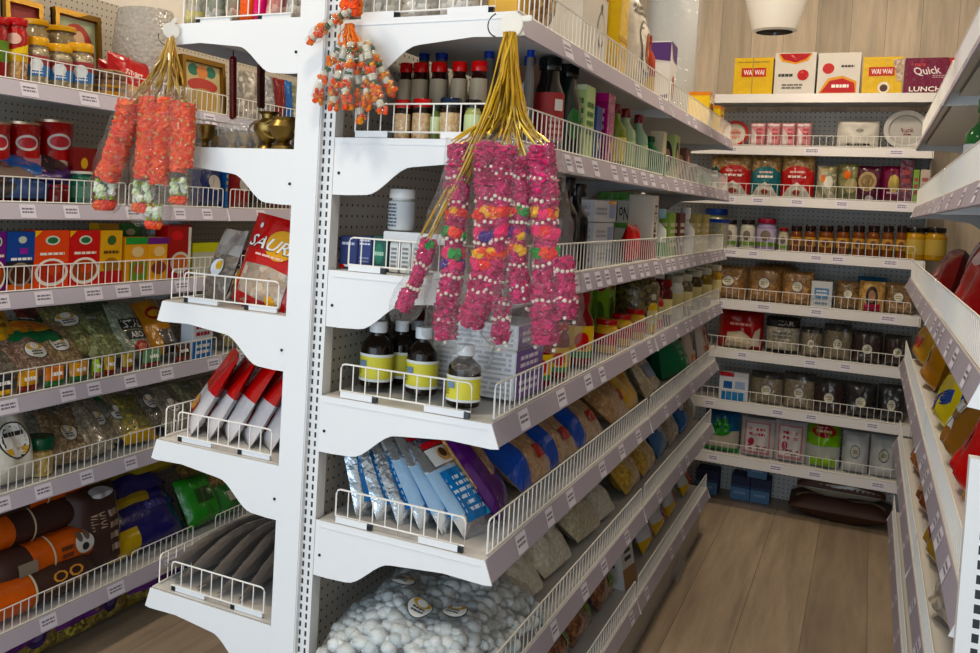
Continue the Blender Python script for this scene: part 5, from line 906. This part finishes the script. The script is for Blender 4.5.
NB=lambda c,d2:dict(c=c,bands=[(.62,1,'g:a8803a,7a5420,cfa860,55')],dec=[('e',0,.6,.85,.14,c),('y',[(-.95,.0),(.95,.0),(.6,.22),(0,.36),(-.6,.22)],'p:cfc9bd'),('l',-.5,.56,.5,.64,1,'p:d8b0a8'),('l',-.6,.44,.6,.54,1,'p:eadcd4'),('e',0,.12,.25,.07,d2)],d=.06,name='noodle_bag')
for a,b,t,c,l in [(712,722,156,'s:1c4a4a','dark green noodle bag at the left end of the third back shelf'),(719,752,154,'s:a01c1e','red noodle bag with arch label, left of the teal one'),(753,782,156,'s:146068','teal noodle bag between two red ones'),(783,816,155,'s:a81c1e','red noodle bag right of the teal one')]:
    item('pouch',BS(3),a,b,t,l,NB(c,'p:a8342a'),g='noodle bags on the third back shelf')
for a,b,t,c,dec,l in [(818,838,166,'g:5a6a3a,c8bfa8,8a7a3a,30',[('e',.2,.5,.5,.2,'p:d8d4c4'),('e',-.4,.62,.25,.12,'s:d87a24')],'green vegetable pack beside the red noodle bag'),(839,862,164,'g:5a6238,8a824a,3a4428,40',[('e',-.2,.7,.35,.12,'s:d8702a'),('e',.2,.4,.6,.2,'p:a89a6a')],'green pack with carrot print on the third back shelf'),(856,884,166,'s:4a1a2e',[('e',-.1,.55,.7,.28,'p:a88a5a'),('e',-.1,.55,.5,.2,'p:7a6234'),('e',.1,.08,.3,.08,'p:d8c8d0')],'maroon pack with round dish print'),(882,906,166,'s:641a38',[('e',.1,.5,.5,.25,'p:b8a04a'),('l',-.5,.2,.5,.3,1,'p:c8a0b0')],'maroon pack with yellow leaf print')]:
    item('pouch',BS(3),a,b,t,l,c=c,dec=dec,d=.06,q=.3)
for a,b,t,c,l in [(901,914,160,'s:5a1420','dark red upright pack at the right of the third back shelf'),(914,920,170,'s:7a9a3a','thin light green pack beside the dark red one'),(921,931,170,'p:b8a89a','pale red-striped carton at the right end of the third back shelf')]:
    item('carton',BS(3),a,b,t,l,c=c,d=.06,dec=[('l',-.6,.2,.6,.8,3,'p:9a3a34')])
# fourth back shelf: jars
item('jar',BS(4),703,731,209,'clear tub with wide blue lid at the left end of the fourth back shelf',c='g:8a9a7a,b8a860,6a7a8a,40',lid='k:1c48a0',lh=.16,lr=1,w=.1)
for a,b,t,ld,c,lab,l in [(723,738,220,'k:1c1412','p:b8b4a4','p:d4cfc2','white-labelled jar with black lid, left of a pair on the fourth back shelf'),(741,756,220,'k:1c1412','p:b8b4a4','p:cdc8bc','white-labelled jar with black lid, right of the pair'),(757,778,219,'k:8a1a3a','p:8a7aa0','p:b4a8c8','lilac jar with crimson lid on the fourth back shelf'),(779,789,228,'k:7a1420','k:a8a08a','p:c8c0a8','small pale jar with red lid left of the amber jars')]:
    item('jar',BS(4),a,b,t,l,c=c,lid=ld,lh=.16,lr=.9,lab=(.15,.8,lab,(.15,.3,'s:6a8a3a')),dec=[('e',0,.55,.3,.2,'p:7a6a5a')],la=0)
xs=[790,804,818,836,852,867,882,896,909]
for i in range(8):
    item('jar',BS(4),xs[i]+1,xs[i+1]-1,226,f'small amber pickle jar with dark lid, {th[i]} from left on the fourth back shelf',c='k:6a3a10',lid='k:1e100c',lh=.2,lr=.9,lab=(.3,.72,'p:b8862a'),dec=[('e',0,.5,.3,.15,'p:6a3214')],la=0,g='amber pickle jars')
for i,(a,b) in enumerate([(906,926),(928,945)]):
    item('jar',BS(4),a,b,228,['larger yellow pickle jar at the right of the amber jars','second larger yellow pickle jar at the right end'][i],c='k:a8801c',lid='k:1a1512',lh=.15,lr=.9,lab=(.2,.75,'p:b89a3a'),w=.085)
SPK=lambda c,cu=0,cv=.55:dict(c=c,back=c,dec=[('e',cu,cv,.38,.17,'p:3a382e'),('e',cu,cv,.34,.15,'p:d8d4c4'),('l',cu-.2,cv-.06,cu+.2,cv+.06,2,'p:8a7a3a')],d=.07,name='spice_bag',q=.5)
G1='g:9a6c2c,7a5020,b88a44,80'
for a,b,t,c,l in [(712,748,266,G1,'leftmost yellow-brown spice bag with oval label on the fifth back shelf'),(749,783,268,G1,'second yellow-brown spice bag with oval label on the fifth back shelf'),(783,815,272,'g:a8783a,8a5c28,c89a54,80','third yellow-brown spice bag beside the blue and white box'),(836,862,282,'g:8a6a3a,6a4c24,b08c58,80','spice bag with white label right of the blue and white box'),(884,915,284,'g:9a7444,7a5830,ba9664,80','tan spice bag at the right end of the fifth back shelf')]:
    item('pouch',BS(5),a,b,t,l,SPK(c),ins=.03)
ob=pouch(.19,.1,.05,SPK(G1)); p=at(775,268,1,3.24); place(ob,(p.x,3.26,p.z-.02),-PI/2,75); tag(ob,'spice bag lying on top of the second and third bags','packet')
item('carton',BS(5),812,833,282,'blue and white carton in the middle of the fifth back shelf',c='p:c4c8cc',d=.06,dec=[('r',-.7,.35,.7,.75,'s:3a6a94'),('l',-.5,.45,.5,.7,2,'p:d8dce0'),('l',-.7,.1,.7,.25,1,'p:6a7a8a')])
item('pouch',BS(5),860,886,282,'pack with a dark-haired face print and pink cloth',c='g:a8803a,c89a4a,8a6428,40',d=.06,dec=[('e',0,.5,.5,.35,'p:1e120e'),('e',0,.52,.3,.2,'p:a87a5a'),('r',-.6,.02,.7,.28,'s:a82a4a')])
item('pouch',BS(5),858,888,276,'blue-topped pack behind the face print pack',c='s:3a6a8a',d=.05,ins=.1,h=.15)
for a,b,t,c,dec,l in [(720,765,312,'s:9a161c',[('y',[(-.7,.0),(.5,.0),(.6,.3),(.1,.48),(-.6,.42)],'p:c8b89a'),('l',-.5,.6,.5,.72,1,'p:d89a90'),('y',[(.5,.1),(.9,.1),(.9,.6),(.7,.5)],'p:d0c0b0')],'large red flour bag at the left of the sixth back shelf'),(767,801,318,'g:b8b09a,a09880,cfc8b4,90',[('r',-1,.72,1,1,'p:1c1a1a'),('t',.2,.84,.5,.06,'ZAR','p:cfc8b8'),('l',-.6,.3,.6,.62,3,'p:7a766a'),('r',-1,0,1,.1,'p:1e1c1a')],'clear rice bag with black printed top'),]:
    item('pouch',BS(6),a,b,t,l,c=c,dec=dec,d=.09,ins=.03,q=.4)
BEI='g:8a7c64,74684e,a0927a,110'; MAR='g:2e1414,1e0c0c,4a2222,110'; BLK='g:1c1816,0e0c0c,342c2a,110'
for k,lst in ((6,[(802,823,328,BEI,'narrow beige grain bag on the sixth back shelf'),(825,853,325,BEI,'beige grain bag with oval label on the sixth back shelf'),(853,884,332,MAR,'dark maroon bean bag, left of the pair on the sixth back shelf'),(885,912,336,MAR,'dark maroon bean bag at the right end of the sixth back shelf')]),(7,[(752,784,373,BEI,'beige lentil bag right of the blue and white carton'),(785,816,374,'g:94846a,7a6c54,aa9c82,110','second beige lentil bag on the seventh back shelf'),(815,846,380,MAR,'maroon bean bag with white oval, left of the dark three'),(846,878,384,BLK,'black bean bag with white oval in the middle of the dark three'),(879,906,386,BLK,'black bean bag at the right end of the seventh back shelf')])):
    for a,b,t,c,l in lst: item('pouch',BS(k),a,b,t,l,dict(SPK(c,0,.45),bands=[(.8,1,'g:3a3834,2a2826,5a5650,20')]),ins=.03,g='clear pulse bags')
item('carton',BS(7),720,749,373,'blue and white carton with red corner on the seventh back shelf',c='p:ccd0d6',d=.07,dec=[('r',-.8,.02,.8,.32,'s:2a7ab0'),('r',-.7,.4,-.1,.68,'s:2a5a9a'),('r',.1,.45,.8,.7,'s:9ab0d0'),('r',-1,.85,0,1,'s:a8242a')],ins=.01)
for a,b,t,c,dec,l in [(706,741,412,'p:b8b0a0',[('r',-1,.55,1,1,'s:1c5a80'),('e',-.1,.62,.8,.22,'s:2f8a2a'),('l',-.5,.56,.4,.68,1,'s:1c5a1c'),('r',-1,0,1,.12,'s:2f8a3a')],'blue and green bag with white foot at the left of the eighth back shelf'),(742,776,420,'p:d0c8c6',[('r',-.8,.1,.8,.92,'p:c07a86'),('r',-.7,.14,.7,.88,'p:d4ccca'),('l',-.5,.55,.5,.8,2,'s:b03a50'),('e',-.35,.42,.2,.1,'s:b03a50'),('l',-.5,.2,.6,.35,2,'p:7a3a44')],'white bag with pink printed border, left of the pair'),(776,808,423,'p:d0c8c6',[('r',-.8,.1,.8,.92,'p:c07a86'),('r',-.7,.14,.7,.88,'p:d4ccca'),('l',-.5,.55,.5,.8,2,'s:b03a50'),('e',-.35,.42,.2,.1,'s:b03a50'),('l',-.5,.2,.6,.35,2,'p:7a3a44')],'white bag with pink printed border, right of the pair'),(808,842,424,'p:b8bcb0',[('r',-1,.5,1,.75,'s:7ab02a'),('r',-1,.75,1,1,'s:6a8a24'),('e',0,.82,.75,.14,'s:a0201c'),('l',-.45,.78,.5,.86,1,'p:e8d0a8'),('r',-.8,.05,.8,.25,'s:8ab83a')],'green and white bag with a red oval badge'),(843,870,434,'p:c4c6c4',[],'white clear bag with oval label, left one'),(871,899,438,'p:c4c6c4',[],'white clear bag with oval label, at the right end')]:
    if not dec: dec=[('e',0,.55,.4,.16,'p:2a2a26'),('e',0,.55,.36,.14,'p:c8c8b8'),('l',-.2,.5,.2,.6,2,'p:7a6a2a')]
    item('pouch',BS(8),a,b,t,l,c=c,dec=dec,d=.08,ins=.03,q=.35)
BX=lambda:dict(c='p:2a4a78',dec=[('r',-1,0,1,.5,'p:5a8ab8'),('r',-1,.62,1,1,'p:1a2a54'),('l',-.6,.2,.6,.4,1,'p:8ab0d4')])
for i,(px,z,l) in enumerate([(706,0,'blue cardboard box on the floor, leftmost under the back shelving'),(740,0,'blue cardboard box on the floor, second from left'),(760,0,'blue cardboard box on the floor, right of the pair'),(756,.118,'blue cardboard box stacked on top of the right pair')]):
    p=at(px,490,1,3.33); c=carton(.085 if i else .1,.115,.12,BX()); place(c,(p.x,3.33,z+.001),-PI/2); tag(c,l,'box','blue boxes under the back shelving')
ob=pouch(.36,.2,.1,dict(c='s:b8b8ac',back='s:b0b0a4',q=.4,dec=[('l',-.6,.3,.6,.7,2,'p:6a6a5a'),('e',0,.8,.8,.1,'s:8a9a5a'),('r',-1,.0,1,.15,'p:5a3424')],name='rice_bag')); p=at(840,500,1,3.3); place(ob,(p.x,3.235,.145),-PI/2,72); tag(ob,'white printed rice bag lying on the floor under the back shelving','bag')
ob=pouch(.42,.2,.1,dict(c='p:4a2a1c',q=.4,dec=[('r',-.9,.3,.9,.45,'p:a89a7a'),('e',.2,.6,.2,.1,'p:c8b090')],name='rice_bag')); place(ob,(p.x,3.22,.05),-PI/2,82); tag(ob,'brown and cream bag under the white rice bag on the floor','bag')
# ------------------------------------------------------------------ right shelving goods
def rg(k,px,py,w,h,c,dec,l,x=1.035,lean=14,ro=0,d=.09,name='snack_bag',n=0):
    p=at(px,py,0,1.02); ob=pouch(w,h,d,dict(c=c,dec=dec,name=name)); place(ob,(x+d/2,min(2.6,max(w/2+.02,p.y)),ZR[k]+T_+.002),PI+R_(n),lean,ro); tag(ob,l,'bag' if name=='clear_bag' else 'packet')
for a in [(1,976,30,.2,.2,'s:a01c1a',[('e',0,.6,.4,.15,'s:d8a02a')],'dark red bag on the upper right shelf at the photo edge'),(1,956,76,.2,.2,'s:b8381c',[('r',-.5,.3,.5,.6,'s:d86a2a')],'orange red bag far along the upper right shelf'),(1,940,92,.2,.13,'s:2a4a24',[('r',-.6,.2,.6,.6,'s:8a2a24')],'small green and red bag at the far end of the upper right shelf'),
 (2,974,150,.22,.19,'s:d0a81c',[('e',.2,.5,.5,.2,'p:8a6a3a')],'yellow pouch at the photo edge on the second right shelf'),(2,946,172,.2,.11,'s:8aa02a',[('r',-.5,.2,.5,.5,'s:d8c01c')],'lime pouch at the foot of the green bottle'),
 (3,922,284,.3,.14,'s:7a1416',[('e',.2,.5,.3,.2,'p:9a6a6a')],'dark red bag at the far end of the third right shelf'),(3,942,300,.26,.23,'s:a81418',[('r',-.7,.3,-.2,.7,'p:8a7a80'),('e',.4,.6,.3,.1,'p:b8a0a0')],'big glossy red bag on the third right shelf'),(3,962,330,.24,.18,'g:dcc824,b8a01c,f0e06a,30',[('e',.3,.6,.4,.15,'p:8a8aa0')],'crumpled yellow noodle bag in front on the third right shelf'),(3,982,370,.22,.2,'s:b41a1c',[('e',0,.5,.4,.2,'s:d8a02a')],'red and yellow bag at the near end of the third right shelf'),
 (4,902,368,.26,.19,'s:d0a01c',[('r',-.6,.3,.6,.5,'s:c8341c')],'yellow snack bag at the far part of the fourth right shelf'),(4,910,392,.24,.2,'s:b8801c',[('e',0,.5,.5,.15,'s:d8c02a')],'orange yellow bag second on the fourth right shelf'),(4,921,420,.2,.2,'s:dcc824',[('y',[(-1,.2),(1,.6),(1,.4),(-1,.0)],'s:2a4a9a'),('y',[(-1,.7),(1,1),(1,.85),(-1,.55)],'s:8a2a2a')],'bright yellow bag with blue slanting stripe on the fourth right shelf'),(4,930,446,.16,.2,'s:9a6a34',[('l',-.5,.3,.5,.7,2,W)],'brown printed bag before the red one on the fourth right shelf'),(4,937,478,.17,.2,'s:cc141a',[('e',.0,.5,.3,.15,'s:e84a4a')],'shiny bright red bag on the fourth right shelf'),(4,944,520,.15,.19,'s:b8861c',[('l',-.5,.3,.5,.7,2,'s:7a2a1c')],'gold bag between the bright red and blue bags'),(4,952,566,.15,.18,'s:1c4a8a',[('e',0,.5,.5,.2,'s:3a8ac8'),('r',-.5,.1,.4,.25,'p:c8b82a')],'blue bag with pale spots beside the slotted end panel'),
 (5,902,470,.22,.18,'s:b87028',[],'orange bag deep on the fifth right shelf'),(5,906,520,.2,.17,'s:8a4a1c',[('r',-.5,.3,.5,.6,'p:c8a070')],'brown bag in the middle of the fifth right shelf'),(5,911,580,.2,.16,'s:a8862c',[('e',0,.5,.4,.2,'s:8a2a1c')],'mustard bag nearer on the fifth right shelf')]: rg(*a)
rg(5,918,640,.18,.12,'g:b8a898,988a78,d0c4b4,40',[],'crumpled clear bag near the end of the fifth right shelf',name='clear_bag')
ob=bottle(.07,.19,.07,dict(c='k:145a28',lid='k:1a6a30',lab=(.15,.6,'p:b8bcc4'))); p=at(957,160,0,1.02); place(ob,(1.065,p.y,ZR[2]+T_+.001),PI); tag(ob,'green bottle with white label on the second right shelf','bottle')
